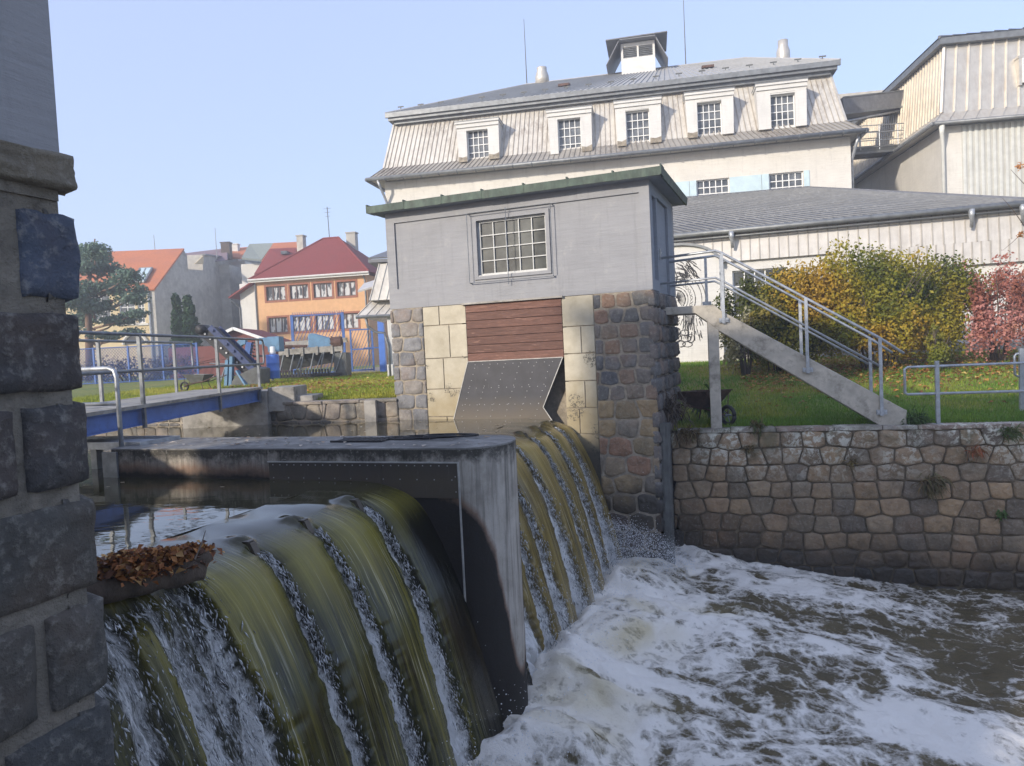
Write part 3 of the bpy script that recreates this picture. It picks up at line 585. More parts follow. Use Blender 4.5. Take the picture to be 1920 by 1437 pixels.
def fall(name,v0,v1,notch,gap0,gap1,mat,rough_below=None,N=210,dv=.012,seed=3,darkfrom=None,litt=0,mist0=3.2):
    s,u,z=smoothprof(N); nu=np.gradient(-z)*-1; tu,tz=np.gradient(u),np.gradient(z); L=np.hypot(tu,tz); tu/=L; tz/=L; nu,nz=-tz,tu
    v=np.arange(v0,v1,dv); S,Vv=np.meshgrid(s,v,indexing='ij'); f=sstep(.72,3.4,S)
    d=np.full(S.shape,9.); 
    for iq,q in enumerate(notch): d=np.minimum(d,(.72+.62*((iq*.618+.3)%1))*np.abs(Vv-q-.05*vn(S*1.6,q*3+0*S,0,seed)*f-.03*vn(S*6,q*3+0*S,0,seed+1)-.022*vn(S*17,q*5+np.sign(Vv-q)*9,0,seed+5)-.012*vn(S*40,q*5+np.sign(Vv-q)*9,0,seed+6)))
    g=gap0+(gap1-gap0)*f**.8; fo=sstep(1.15,.55,d/g)*sstep(.62,.82,S)
    if rough_below is not None: 
        rb=rough_below+.42*f+.06*vn(S*3,Vv*2,0,9); fo=np.maximum(fo,sstep(.08,-.10,Vv-rb)*sstep(.55,.8,S)*(.25+.75*sstep(-.38,.10,fbm(Vv*5+.6*S,S*.55,0,77,3))))
    ch=fbm(Vv*12,S*2.6,0,seed,4,.6); fi=vn(Vv*42,S*9,0,seed+8); sl=fbm(Vv*6,S*.7,0,seed+30,3,.5)
    h=-.07*fo+fo*(.075*ch+.022*fi)*(1+.9*f)+(1-fo)*(.012*sl*f+.010*vn(Vv*3,S*.4,0,seed+4))
    half=.33; xq=np.clip(d/half,0,1.2); mid=(1-(1-xq)**2)*(1-fo)*.065*sstep(.55,1.0,S); h=h+mid
    wake=np.exp(-(d/.08)**2)*np.exp(-((S-.55)/.10)**2)*.05; h=h+wake
    U=u[:,None]+nu[:,None]*h; Z=z[:,None]+nz[:,None]*h
    V3=(PF.u[None,None,:]*U[...,None]+PF.v[None,None,:]*Vv[...,None]); V3[...,2]=Z
    foam=np.clip(fo*(.75+.35*f),0,1); dark=np.zeros_like(S)
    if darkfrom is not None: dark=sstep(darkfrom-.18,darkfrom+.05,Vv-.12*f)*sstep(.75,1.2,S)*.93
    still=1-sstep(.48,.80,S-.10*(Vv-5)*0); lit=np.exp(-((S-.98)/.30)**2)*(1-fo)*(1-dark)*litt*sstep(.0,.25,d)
    mist=sstep(mist0,mist0+.8,S+.35*ch)*.9
    o=npmesh(name,V3.reshape(-1,3),gridF(N,len(v)),mat,None,True,{'foam':foam.ravel(),'dark':dark.ravel(),'lit':lit.ravel(),'mist':mist.ravel(),'still':still.ravel()},uv=np.stack([Vv.ravel(),S.ravel()],1)); return struct(o)
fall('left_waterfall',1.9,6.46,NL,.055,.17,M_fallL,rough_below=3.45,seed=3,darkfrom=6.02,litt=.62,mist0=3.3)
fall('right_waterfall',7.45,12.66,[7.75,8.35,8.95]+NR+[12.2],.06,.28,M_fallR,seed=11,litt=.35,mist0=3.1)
b=MB(PF); b.box(-3.75,-3.55,1.5,13,-6.5,-1.5); b.prism([(-3.55,-1.5),(-3.45,-1.55),(-3.1,-3.0),(-2.9,-6.5),(-3.55,-6.5)],'v',1.5,13); tag(b.build('weir_sill',M_black),'dark wet concrete weir sill behind the falling water','weir')
# splashing ropes of water: many small irregular glassy flakes
def splash(name,gen,n,s0,s1,seed,label,mat,stretch=4.5):
    rs=np.random.RandomState(seed); P,D=gen(rs,n); n=len(P); sz=s0+(s1-s0)*rs.rand(n)**2.5
    D=D/np.linalg.norm(D,axis=1)[:,None]; A=np.cross(D,rs.randn(n,3)); A/=np.linalg.norm(A,axis=1)[:,None]; B=np.cross(D,A)
    s=sz[:,None]; k=(.5+rs.rand(n,1)); V=np.stack([P+D*s*stretch*k,P+A*s,P+B*s*.7,P-A*s*.8,P-B*s*.6,P-D*s*stretch*.8],1).reshape(-1,3)
    i=np.arange(n)[:,None]*6; q=[(0,1,2),(0,2,3),(0,3,4),(0,4,1),(5,2,1),(5,3,2),(5,4,3),(5,1,4)]; Fc=np.concatenate([i+np.array(t)[None] for t in q])
    return tag(npmesh(name,V,Fc,mat,None,True),label,'water spray',kind='stuff')
s_,u_,z_=smoothprof(300)
def ropes(notch,spread0,spread1,out):
    def g(rs,n):
        q=np.array(notch)[rs.randint(len(notch),size=n)]; s=.75+(ST-1.2)*rs.rand(n); f=(s-.75)/3; cl=.55+.45*vn(s*7,q*5,0,2)>rs.rand(n)*.9
        s,q,f=s[cl],q[cl],f[cl]; n=len(s); u=np.interp(s,s_,u_)+np.abs(rs.randn(n))*out*(.3+f); z=np.interp(s,s_,z_)+.02; v=q+rs.randn(n)*(spread0+(spread1-spread0)*f)*.5
        P=PF.u[None]*u[:,None]+PF.v[None]*v[:,None]; P[:,2]=z; tu_=np.interp(s,s_,np.gradient(u_)); tz_=np.interp(s,s_,np.gradient(z_)); D=PF.u[None]*tu_[:,None]+np.array([0,0,1.])[None]*tz_[:,None]; D=D/np.linalg.norm(D,axis=1)[:,None]+.28*rs.randn(n,3); return P,D
    return g
splash('splashing_water',ropes(NL[1:],.05,.16,.05),9000,.002,.008,21,'glassy splashes breaking between the smooth tongues of the left fall',M_splash)
splash('splashing_water',ropes([2.2,2.45,2.7,2.95,3.2,3.45,3.6],.22,.32,.06),12000,.002,.009,22,'broken white water at the near end of the left fall',M_splash)
splash('splashing_water',ropes([8.35,8.95]+NR+[12.15],.08,.25,.07),12000,.003,.010,23,'white broken water between the tongues of the right fall',M_splash)
def spr(rs,n):
    c=PF.on_v(1190,1030,12.2); r=rs.rand(n)**.55; a=rs.rand(n)*3.4-.2; a=rs.rand(n)*1.9+.35; P=np.stack([c[0]-.35+1.5*r*np.cos(a),c[1]+rs.randn(n)*.22,-4.0+1.05*r*np.sin(a)*(1-.30*np.cos(a))+.03*rs.randn(n)],1)
    P=PF.u[None]*P[:,:1]+PF.v[None]*P[:,1:2]+np.array([0,0,1])[None]*P[:,2:3]; return P,np.stack([rs.randn(n),rs.randn(n),rs.randn(n)],1)
splash('spray',spr,15000,.003,.011,24,'burst of white spray thrown up against the quay corner',M_drop,1.0)
def spl(rs,n):
    v=2+10.4*rs.rand(n); u=-2.5+.5*rs.rand(n)+.3*np.abs(rs.randn(n)); z=-3.8+.45*np.abs(rs.randn(n)); k=(v<6.4)|(v>7.5); u,v,z=u[k],v[k],z[k]; P=PF.u[None]*u[:,None]+PF.v[None]*v[:,None]; P[:,2]=z; return P,rs.randn(len(P),3)
splash('spray',spl,5000,.003,.010,25,'fine droplets hanging over the foot of both falls',M_drop,1.0)
# lower river
gu=np.concatenate([np.arange(-3.2,4.5,.024),np.arange(4.5,16,.08)]); gv=np.concatenate([np.arange(-6,3.5,.12),np.arange(3.5,15.6,.027)])
U,Vv=np.meshgrid(gu,gv,indexing='ij')
wu=U+.55*fbm(U*.55,Vv*.7,0,41,3); wv=Vv+.55*fbm(U*.55,Vv*.7,0,52,3)
base=-3.90-.11*np.clip(U+2,0,5)+.0*U
near=np.exp(-np.clip(U+2.3,0,9)/1.6)
hump=fbm(wu*.9,wv*1.1,0,61,4)*.21*(.5+1.0*near)+fbm(wu*3,wv*3.6,0,62,4)*.05*(.45+near)+.20*near*sstep(-3,-2.2,U)
cell=1-np.abs(fbm(wu*1.5+3,wv*1.9,0,71,4))*2.2; cell2=1-np.abs(fbm(wu*4+3,wv*5,0,72,3))*2.2; big=fbm(wu*.36,wv*.62,0,75,3)
foam=.53+.30*near+.42*(cell-.55)+.24*(cell2-.5)+.40*big-.025*np.clip(U-1,0,8)
def blob(px,py,ru,rv,z=-4.15):
    c=PF.on_z(px,py,z); return np.exp(-((wu-c[0])/ru)**2-((wv-c[1])/rv)**2)
for px,py,ru,rv,k in [(1410,1290,.85,.42,-.55),(1560,1270,.7,.45,-.4),(1830,1205,1.3,.75,-.75),(1900,1290,1.0,.5,-.5),(1340,1370,.6,.22,-.4),(1540,1160,.7,.35,-.4),(1420,1150,.5,.3,-.25),(1740,1410,.8,.22,-.3),(1200,1210,.4,.3,-.1),
                      (1650,1220,.5,.9,.35),(1500,1110,1.4,.3,.35),(1700,1330,.7,.3,.4),(1150,1290,.9,.25,.35),(1250,1180,.9,.25,.25),(1790,1380,.8,.3,.3),(1100,1400,.7,.25,.2)]: foam=foam+k*blob(px,py,ru,rv)
foam=np.maximum(foam,.75*np.exp(-np.clip(U+2.35,0,9)/.35)+.1)
foam=foam-.5*sstep(13.35,13.75,PF.v@QF.v*Vv+PF.u@QF.v*U)*sstep(1.0,5,U)
boil=0
for px,py,r_,k in [(1210,1215,.42,.8),(1130,1325,.45,.6),(1040,1400,.5,.75),(1060,1310,.3,.5),(1170,1170,.3,.7),(1320,1150,.45,.55),(1240,1085,.5,.5),(1400,1140,.3,.4),(1000,1330,.3,.4)]: boil=boil+k*blob(px,py,r_*1.25,r_*.8,-3.95)
boil=np.clip(boil*(.7+.8*fbm(wu*3,wv*3,0,81,3)),0,.9)
Z=base+hump+.03*np.clip(foam,0,1)+.07*boil
V3=PF.u[None,None]*U[...,None]+PF.v[None,None]*Vv[...,None]; V3[...,2]=Z
struct(npmesh('lower_river',V3.reshape(-1,3),gridF(len(gu),len(gv)),M_foam,None,True,{'foam':foam.ravel(),'boil':boil.ravel()}))
b=MB(PF); b.face((15.9,-60,-4.5),(90,-60,-4.5),(90,40,-4.5),(15.9,40,-4.5)); b.face((-3,-60,-4.5),(15.9,-60,-4.5),(15.9,-5.9,-4.4),(-3,-5.9,-4.4)); struct(b.build('distant_lower_river',M_still))
# leaf raft and log at the near end of the crest
rs=np.random.RandomState(9); n=2600; t_=rs.rand(n); a=PF.on_z(200,1085,-1.2); c=PF.on_z(372,1050,-1.2)
u=a[0]+(c[0]-a[0])*t_+.10*rs.randn(n)*(.5+.5*(1-t_)); v=a[1]+(c[1]-a[1])*t_*1.0+.05*rs.randn(n); z=-1.22+.14*rs.rand(n)*(1.1-.3*t_)*np.exp(-((u-(a[0]+(c[0]-a[0])*t_))/.22)**2)
P=PF.u[None]*u[:,None]+PF.v[None]*v[:,None]; P[:,2]=z
leaves('leaf_raft',P,.02,.06,[(.34,.13,.04),(.40,.18,.06),(.22,.085,.035),(.46,.27,.10),(.15,.07,.04)],10,'raft of rust brown leaves caught on a log at the near end of the crest',tilt=1.0)
b=MB(PF); p0=PF.on_z(150,1120,-1.26); p1=PF.on_z(385,1066,-1.24); P=[p0+(p1-p0)*k/8+np.array([0,.01*math.sin(k*2),.012*math.sin(k*3)]) for k in range(9)]; b.tube(P,[.07,.075,.07,.075,.07,.07,.072,.075,.06],12)
b.tube([P[-2]+np.array([0,0,.02]),p1+np.array([.02,.03,.08])],[.055,.035],8); tag(b.build('log',M_bark,None,True),'dark wet log lying across the crest under the leaf raft','log')
b=MB(PF); p=PF.on_z(365,1050,-1.12); q=PF.on_z(386,1004,-1.05); b.tube([p,(p+q)/2+np.array([.01,0,.02]),q+np.array([0,0,.03])],[.005,.004,.002],5); tag(b.build('twig',M_bark),'thin bent twig sticking up from the log end','twig')
rs=np.random.RandomState(14); u=-12+8*rs.rand(420); v=4+10.5*rs.rand(420); k=((v<6.2)&(v>5.7)&(u>-7.2))|((v>7.7)&(v<13)); k=k&(rs.rand(420)<.8); P=PF.u[None]*u[k][:,None]+PF.v[None]*v[k][:,None]; P[:,2]=-1.243
leaves('floating_leaves',P,.025,.07,[(.45,.38,.28),(.5,.45,.36),(.35,.27,.17)],15,'pale dead leaves floating on the still upper water',flat=.02,tilt=.02)
rs=np.random.RandomState(15); u=-7.1+4.5*rs.rand(90); v=6.6+.85*rs.rand(90); P=PF.u[None]*u[:,None]+PF.v[None]*v[:,None]; P[:,2]=-.905
leaves('pier_leaves',P,.03,.08,[(.42,.36,.28),(.5,.42,.33),(.36,.25,.16)],16,'dry pale leaves lying on the pier top',flat=.1,tilt=.15)
# ================================================================ GATEHOUSE (far side)
def gl_(px,py,v=12.6): return GF.on_v(px,py,v)
rnd=random.Random(21)
UL,UR,GV,GB=-7.54,-2.313,12.6,14.95
T=thing('gatehouse','grey sluice gatehouse on a rubble stone base with green copper roof edge','gatehouse',GF.w((-4.9,13.8,-1.6)))
b=MB(GF)
hole=(-5.60,-4.20,1.44,2.50); rp=(-7.35,-2.49,1.342,2.64)
b.wall(UL,UR,.955,2.84,GV,GV+.05,[rp],c=(1,1,1)); b.wall(rp[0],rp[1],rp[2],rp[3],GV+.035,GV+.20,[hole])
b.box(UL,UL+.2,GV+.051,GB,.955,2.838); b.box(UL,UR,GB,GB+.2,.955,2.838)
b.build('rendered_wall',M_grey,T)
# right side wall with its two tall recesses
b=MB(GF)
for v0,v1,z0,z1 in [(GV+.051,12.83,.955,2.838),(13.23,13.32,.69,2.838),(14.45,GB,.955,2.838),(12.83,13.23,.955,1.15),(12.83,13.23,2.62,2.838),(13.32,14.45,2.66,2.838)]: b.box(UR-.2,UR,v0,v1,z0,z1)
b.box(UR-.2,UR-.06,12.83,13.23,1.15,2.62); b.build('side_wall',M_greyb,T)
b=MB(GF); b.box(UR-.12,UR-.05,13.325,14.445,.70,2.655); d=b.build('door',M_greyb,T)
b=MB(GF); b.box(UR-.048,UR+.01,13.45,13.50,1.55,1.75); b.box(UR-.02,UR+.01,13.45,13.60,1.68,1.70); b.build('handle',M_galv,d)
# roof slab and copper edge, sheet by sheet
RL,RR,RF,RB=-7.80,-2.06,12.35,15.4
b=MB(GF); b.prism([(RL+.03,RF+.03),(RR-.03,RF+.03),(RR-.03,RB-.03),(RL+.03,RB-.03)],'z',2.841,2.96); b.build('roof_slab',M_greyb,T)
b=MB(GF); n=7; L=(RR-RL)/n
for k in range(n):
    a,c=RL+k*L+.006,RL+(k+1)*L-.006; h=.012*rnd.random(); tl=(1+.25*(rnd.random()-.5),)*3
    b.prism([(RF,2.84-h),(RF,2.978),(RF+.35,3.01+h),(RF+.35,2.975),(RF+.028,2.965),(RF+.028,2.84-h)],'u',a,c,tl)
for k in range(4):
    a,c=RF+.2+k*.72,RF+.2+(k+1)*.72-.012; tl=(1+.25*(rnd.random()-.5),)*3
    b.prism([(RR,2.835),(RR+.02,2.98),(RR-.35,3.012),(RR-.35,2.975),(RR-.03,2.965),(RR-.03,2.835)],'v',a,c,tl)
for k in range(n+1): b.box(RL+k*L-.012,RL+k*L+.012,RF-.006,RF+.3,2.845,3.012)
b.box(RL+.35,RR-.35,RF+.3,RB,2.962,2.995); b.build('copper_roof_edge',M_copper,T)
# window with bars, sash and the wire guard frame in front
b=MB(GF); o=(-5.67,-4.14,1.39,2.56)
b.wall(o[0],o[1],o[2],o[3],GV+.005,GV+.034,[(-5.59,-4.21,1.45,2.49)]); f=b.build('window',M_grey,T)
b=MB(GF); b.box(-5.6,-4.2,GV+.13,GV+.15,1.44,2.5); b.build('pane',M_glassd,f)
b=MB(GF); b.wall(-5.60,-4.20,1.44,2.50,GV+.09,GV+.129,[(-5.54,-4.25,1.50,2.45)])
for k in range(1,5): x=-5.54+k*.258; b.box(x-.009,x+.009,GV+.095,GV+.127,1.50,2.45)
for k in range(1,4): z=1.50+k*.2375; b.box(-5.54,-4.25,GV+.097,GV+.125,z-.009,z+.009)
b.box(-5.62,-4.18,GV+.02,GV+.088,1.425,1.465); b.build('frame',M_greybars,f)
b=MB(GF); q=[(-5.74,1.33),(-4.08,1.33),(-4.08,2.63),(-5.74,2.63)]
for i in range(4): a,c=q[i],q[(i+1)%4]; b.tube([(a[0],GV-.07,a[1]),(c[0],GV-.07,c[1])],.007,6)
b.tube([(-4.95,GV-.075,1.25),(-4.95,GV-.075,2.66)],.007,6)
for x,z in q: b.tube([(x,GV-.07,z),(x,GV+.01,z)],.010,6)
b.build('guard_frame',M_galvd,f)
# base masses
b=MB(GF); b.box(UL+.03,-6.825,GV+.004,GB+.1,-6,.953); b.box(-6.824,-5.99,GV+.02,GB+.1,-6,.953); b.box(-3.90,-3.376,GV+.02,GB+.1,-6,.953); b.box(-3.375,UR-.03,GV+.004,GB+.1,-6,.953); b.box(-5.99,-3.90,GV+.30,GB+.1,-6,.953); b.build('base_core',M_mortar,T)
b=MB(GF); Pg=lambda a,z,h:(a,GV+.02-h,z)
for p in cells(-3.375,UR-.0,-.95,.953,.268,.30,rnd,gap=.028,jit=.14,hexw=1.0): stone(b,p,Pg,.030,rnd,rnd.choice(PAL_GATE),1.0,24)
for p in cells(-3.375,UR-.0,-4.3,-.95,.34,.42,rnd,gap=.024,jit=.25): stone(b,p,Pg,.034,rnd,rnd.choice(PAL_LOW),1.2,24)
b.build('rubble_stones',M_stone,T,True); b=MB(GF)
for p in cells(UL,-6.82,-1.9,.953,.285,.36,rnd,gap=.016,hexw=2.4,jit=.08): stone(b,p,Pg,.035,rnd,rnd.choice([(.17,.17,.175),(.20,.20,.205),(.15,.15,.155),(.22,.20,.18)]),1.1,24)
b.build('corner_stones',M_stone,T,True); b=MB(GF)
Pr=lambda a,z,h:(UR-.04+h,a,z)
for p in cells(GV-.02,GB+.1,-4.2,.953,.30,.34,rnd,gap=.03): stone(b,p,Pr,.075,rnd,rnd.choice([(.10,.10,.10),(.13,.125,.12),(.15,.13,.115)]),1.2,14)
b.build('rubble_stones',M_stone,T,True)
# ashlar flanks of the gate opening
b=MB(GF)
def ash(u0,u1,zl,cuts,zb,zt):
    zz=[zt]+zl+[zb]
    for i,(a,c) in enumerate(zip(zz,zz[1:])):
        xs=[u0]+cuts[i]+[u1]
        for x,y in zip(xs,xs[1:]):
            g=.009; q=(1+.16*(rnd.random()-.5)); b.box(x+g,y-g,GV,GV+.05,c+g,a-g,(q,q,q*.98))
ash(-6.82,-5.885,[.58,-.06,-.66,-1.2],[[-6.46],[-6.26],[-6.42],[],[-6.4]],-4.3,.953)
b.build('ashlar_blocks',M_ashlar,T,False,.006); b=MB(GF)
ash(-3.975,-3.375,[.40,-.09,-.585,-1.075,-1.55],[[],[-3.63],[],[-3.60],[-3.72],[]],-4.3,.953)
b.build('ashlar_blocks',M_ashlar,T,False,.006)
# boards, lintel, dark sealing plate
b=MB(GF); nb=7; hz_=(.932+.15)/nb
for k in range(nb): q=.8+.4*rnd.random(); b.box(-5.885,-3.972,GV-.01+.006*rnd.random(),GV+.04,-.15+k*hz_+.004,-.15+(k+1)*hz_-.004,(q,q,q))
b.build('board_panel',M_wood,T,False,.004)
b=MB(GF); b.box(-5.95,-3.93,GV-.075,GV+.1,.932,.965); b.build('lintel',M_conc,T)
pl=[(-5.887,-.152),(-3.985,-.143),(-4.405,-1.045),(-3.95,-1.75),(-3.5,-2.6),(-6.5,-2.6),(-6.245,-1.24)]
b=MB(GF); b.prism(pl,'v',GV-.022,GV-.011); bpl=b
b=MB(GF)
def strip(a,c,w=.014):
    a,c=np.array(a),np.array(c); d=(c-a)/np.linalg.norm(c-a); n=np.array([-d[1],d[0]])*w/2; b.prism([a-n,c-n,c+n,a+n],'v',GV-.032,GV-.0225)
strip(pl[6],pl[0]); strip(pl[0],pl[1]); strip(pl[1],pl[2]); strip(pl[2],pl[3]); b.build('edge_strip',M_strip,T)
b=bpl; b.c=(0,0,0)
def inpl(u,z): l=np.interp(z,[-1.24,-.152],[-6.245,-5.887]); r_=np.interp(z,[-1.24,-1.045,-.143],[-4.3,-4.405,-3.985]); return l+.06<u<r_-.05
for z in(-.215,-.66,-.98):
    for k in range(24):
        u=-6.2+k*.155
        if inpl(u,z): b.box(u-.006,u+.006,GV-.029,GV-.0215,z-.006,z+.006)
for k in range(8):
    for j in range(9):
        u=-6.05+k*.30-.33*(j*.12); z=-.28-j*.115
        if inpl(u,z): b.box(u-.006,u+.006,GV-.029,GV-.0215,z-.006,z+.006)
b.build('sealing_plate',M_plate,T)
b=MB(GF); b.box(-2.29,-2.15,12.62,12.86,-4.3,-1.38); b.box(-2.245,-2.195,12.60,12.63,-4.3,-1.38); tag(b.build('guide_post',M_dgrey),'dark grooved guide post at the gatehouse corner running down into the spray','post')
# ================================================================ NEAR GATEHOUSE (its corner fills the left edge)
T=thing('near_gatehouse','near pillar of huge dark ashlar blocks under a stone ledge and pale plaster','gatehouse',PF.w((-4.8,.6,-1.6)))
rnd=random.Random(5); NU=-2.3; VE=1.955
b=MB(PF); b.box(-8.3,NU-.016,-.9,VE-.046,-6,.60); b.build('mortar_core',M_neard,T)
b=MB(PF); b.box(-8.3,NU-.01,-.9,VE-.03,.76,4.9); b.build('rendered_wall',M_grey,T)
b=MB(PF); b.box(-8.6,-2.0,-1.2,VE+.25,4.901,5.07); b.build('roof_slab',M_copper,T)
bs=MB(PF); Pn=lambda a,z,h:(NU-.02+h,a,z)
def big(b,a0,a1,z0,z1,seed,col,P=Pn,bulge=.035):
    """one large dressed block: rounded edges, pitted rock face"""
    rs=np.random.RandomState(seed); na,nz=26,20; A=np.linspace(-1,1,na); Z=np.linspace(-1,1,nz); gA,gZ=np.meshgrid(A,Z,indexing='ij')
    e=np.maximum(np.abs(gA)**9,np.abs(gZ)**7); ca,cz=(a0+a1)/2,(z0+z1)/2; ha,hz=(a1-a0)/2,(z1-z0)/2
    k=(1-.10*np.clip(np.abs(gA*gZ)-.70,0,1)); X=ca+gA*ha*k+.008*fbm(gA*2+seed,gZ*2,0,seed); Y=cz+gZ*hz*k+.010*fbm(gA*2,gZ*2+seed,3,seed)
    h=bulge*(1-e)+.018*fbm(gA*1.6,gZ*1.6,seed*1.7,seed,5,.6)*(1-e*.6)-.07*(e>.98)+.012*vn(gA*.9+5,gZ*.9,seed,3)
    vs=[P(X[i,j],Y[i,j],h[i,j]) for i in range(na) for j in range(nz)]
    b.add(vs,[tuple(q) for q in gridF(na,nz)],col)
rows=[(.243,.575),(-.075,.222),(-.412,-.095),(-.785,-.432),(-1.165,-.805),(-1.57,-1.185),(-2.0,-1.59),(-2.5,-2.03),(-3.1,-2.53),(-3.8,-3.13),(-4.5,-3.83)]
cutsN=[[1.735],[1.50,.9],[1.70,1.2],[1.45,.8],[1.725,1.1],[1.55,.9],[1.75,1.2],[1.5,.9],[1.7],[1.5],[1.7]]
cs=[(.075,.095,.135),(.055,.053,.054),(.048,.053,.058),(.082,.08,.072),(.09,.088,.08),(.08,.082,.08)]
sd=1
for i,(z0,z1) in enumerate(rows):
    q=[VE+.012*rnd.random()+.005]+cutsN[i]+[.3,-.3,-.9]
    for a,c in zip(q,q[1:]): 
        col=cs[min(i,5)] if a>1.9 else rnd.choice(cs); big(bs,c+.009,a-(.0 if a>1.9 else .009),z0+.006*rnd.random(),z1-.006*rnd.random(),sd,col); sd+=1
# the river face of the same blocks
Pv=lambda a,z,h:(a,VE-.045+h,z)
for i,(z0,z1) in enumerate(rows):
    x=NU-.004
    while x>-7.4: w=.35+.35*rnd.random(); big(bs,x-w+.015,x-(0 if x>NU-.01 else .015),z0,z1,sd,rnd.choice(cs),Pv); sd+=1; x-=w
bs.build('ashlar_blocks',M_near,T,True)
bs=MB(PF)
for a,c,s_2 in [(VE+.025,1.15,301),(1.15,.2,302),(.2,-.95,303)]: big(bs,c+.004,a,.634,.765,s_2,(.20,.175,.13),lambda a,z,h:(NU+h+.005,a,z),.03)
x=NU+.02
for k in range(8): big(bs,x-.66,x,.634,.765,310+k,(.17,.15,.12),lambda a,z,h:(a,VE-.01+h,z),.03); x-=.665
bs.build('stone_ledge',M_near,T,True)
b=MB(PF); b.box(-7.5,NU-.006,-.9,VE-.05,.60,.636); b.build('mortar_band',M_neard,T)
# ================================================================ STAIR to the gatehouse door
def ql(px,py,v=13.9): return QF.on_v(px,py,v)
T=thing('concrete_stair','open concrete stair with steel handrails up to the gatehouse door','stair',QF.w((1.5,14.3,-1.6)))
S0,S1=13.90,14.62
b=MB(QF); SL=[(-.75,.545),(-.75,.69),(.235,.682),(.36,.565),(3.40,-1.353),(3.394,-1.62),(2.985,-1.62),(.31,.20),(.13,.36),(-.02,.48),(-.10,.545)]
b.prism(SL,'v',S0,S0+.13); b.prism(SL,'v',S1-.13,S1); b.build('stringer',M_conc2,T,False,.012)
b=MB(QF); b.box(-.75,.20,S0+.131,S1-.131,.58,.686)
for k in range(12): u=.33+k*.255; z=.40-k*.16; b.box(u,u+.30,S0+.131,S1-.131,z-.07,z)
b.build('treads',M_conc2,T)
b=MB(QF); b.prism([(S0+.005,-1.7),(S0+.28,-1.7),(S0+.28,.40),(S0+.005,.40)],'u',.108,.305); b.prism([(S1-.28,-1.7),(S1-.01,-1.7),(S1-.01,.40),(S1-.28,.40)],'u',.108,.305); b.build('column',M_conc2,T,False,.012)
for side,v in ((0,13.86),(1,14.66)):
    dz=0
    b=MB(QF); top=[(-.72,v,1.60),(.30,v,1.66),(.42,v,1.60),(3.0,v,-.075),(3.37,v,-.36)] ; b.tube(top,.024,8); b.build('handrail',M_galv,T,True)
    b=MB(QF); b.tube([(-.72,v,1.13),(.28,v,1.17),(.42,v,1.09),(2.97,v,-.55)],.020,8); b.build('mid_rail',M_galv,T,True)
    for u,zt,zb in [(.40,1.60,.33),(1.81,.70,-.64),(2.997,-.075,-1.43)]+([(.12,1.64,.69)] if side else []):
        b=MB(QF); b.box(u-.026,u+.026,v-.022,v+.022,zb,zt); p=b.build('post',M_galv,T)
        b=MB(QF); e=S0-.001 if side==0 else S1+.001; lo,hi=(v-.03,e) if side==0 else (e,v+.03)
        b.box(u-.085,u+.085,lo+.02,hi,zb+.02,zb+.10);
        for x in(-.06,.06): b.box(u+x-.014,u+x+.014,lo+.002,lo+.02,zb+.045,zb+.075)
        b.build('bracket',M_galv,p)
# railings on the quay
T=thing('quay_railing','grey two-rail steel railing with open loop end on the quay wall','railing',QF.w((3.9,13.85,-1.6)))
b=MB(QF); zt,zm=-.60,-1.07; vr=13.86; b.tube([(8.2,vr,zt),(3.42,vr,zt),(3.375,vr,zt-.03),(3.37,vr,zm+.03),(3.41,vr,zm),(8.2,vr,zm)],.023,8); b.build('rails',M_galv,T,True)
for u in (3.875,5.55,7.2):
    b=MB(QF); b.box(u-.03,u+.03,vr-.03,vr+.03,-1.6,-.51); b.box(u-.07,u+.07,vr-.05,vr+.05,-1.605,-1.59); b.build('post',M_galv,T)
T=thing('quay_railing','short return railing with a looped end at the right edge behind the longer railing','railing',QF.w((5.6,15.2,-1.4)))
a=QF.on_v(1902,664,15.3); c=QF.on_v(1902,706,15.3); d=QF.on_v(1912,660,15.3)
b=MB(QF); b.tube([(a[0]+2.6,15.3,a[2]),(a[0]+.03,15.3,a[2]),(a[0],15.3,a[2]-.04),(a[0],15.3,c[2]+.04),(a[0]+.04,15.3,c[2]),(a[0]+2.6,15.3,c[2])],.023,8); b.build('rails',M_galv,T,True)
for u in(d[0]+.02,d[0]+1.7): b=MB(QF); b.box(u-.035,u+.035,15.265,15.335,-1.6,a[2]+.10); b.build('post',M_galv,T)
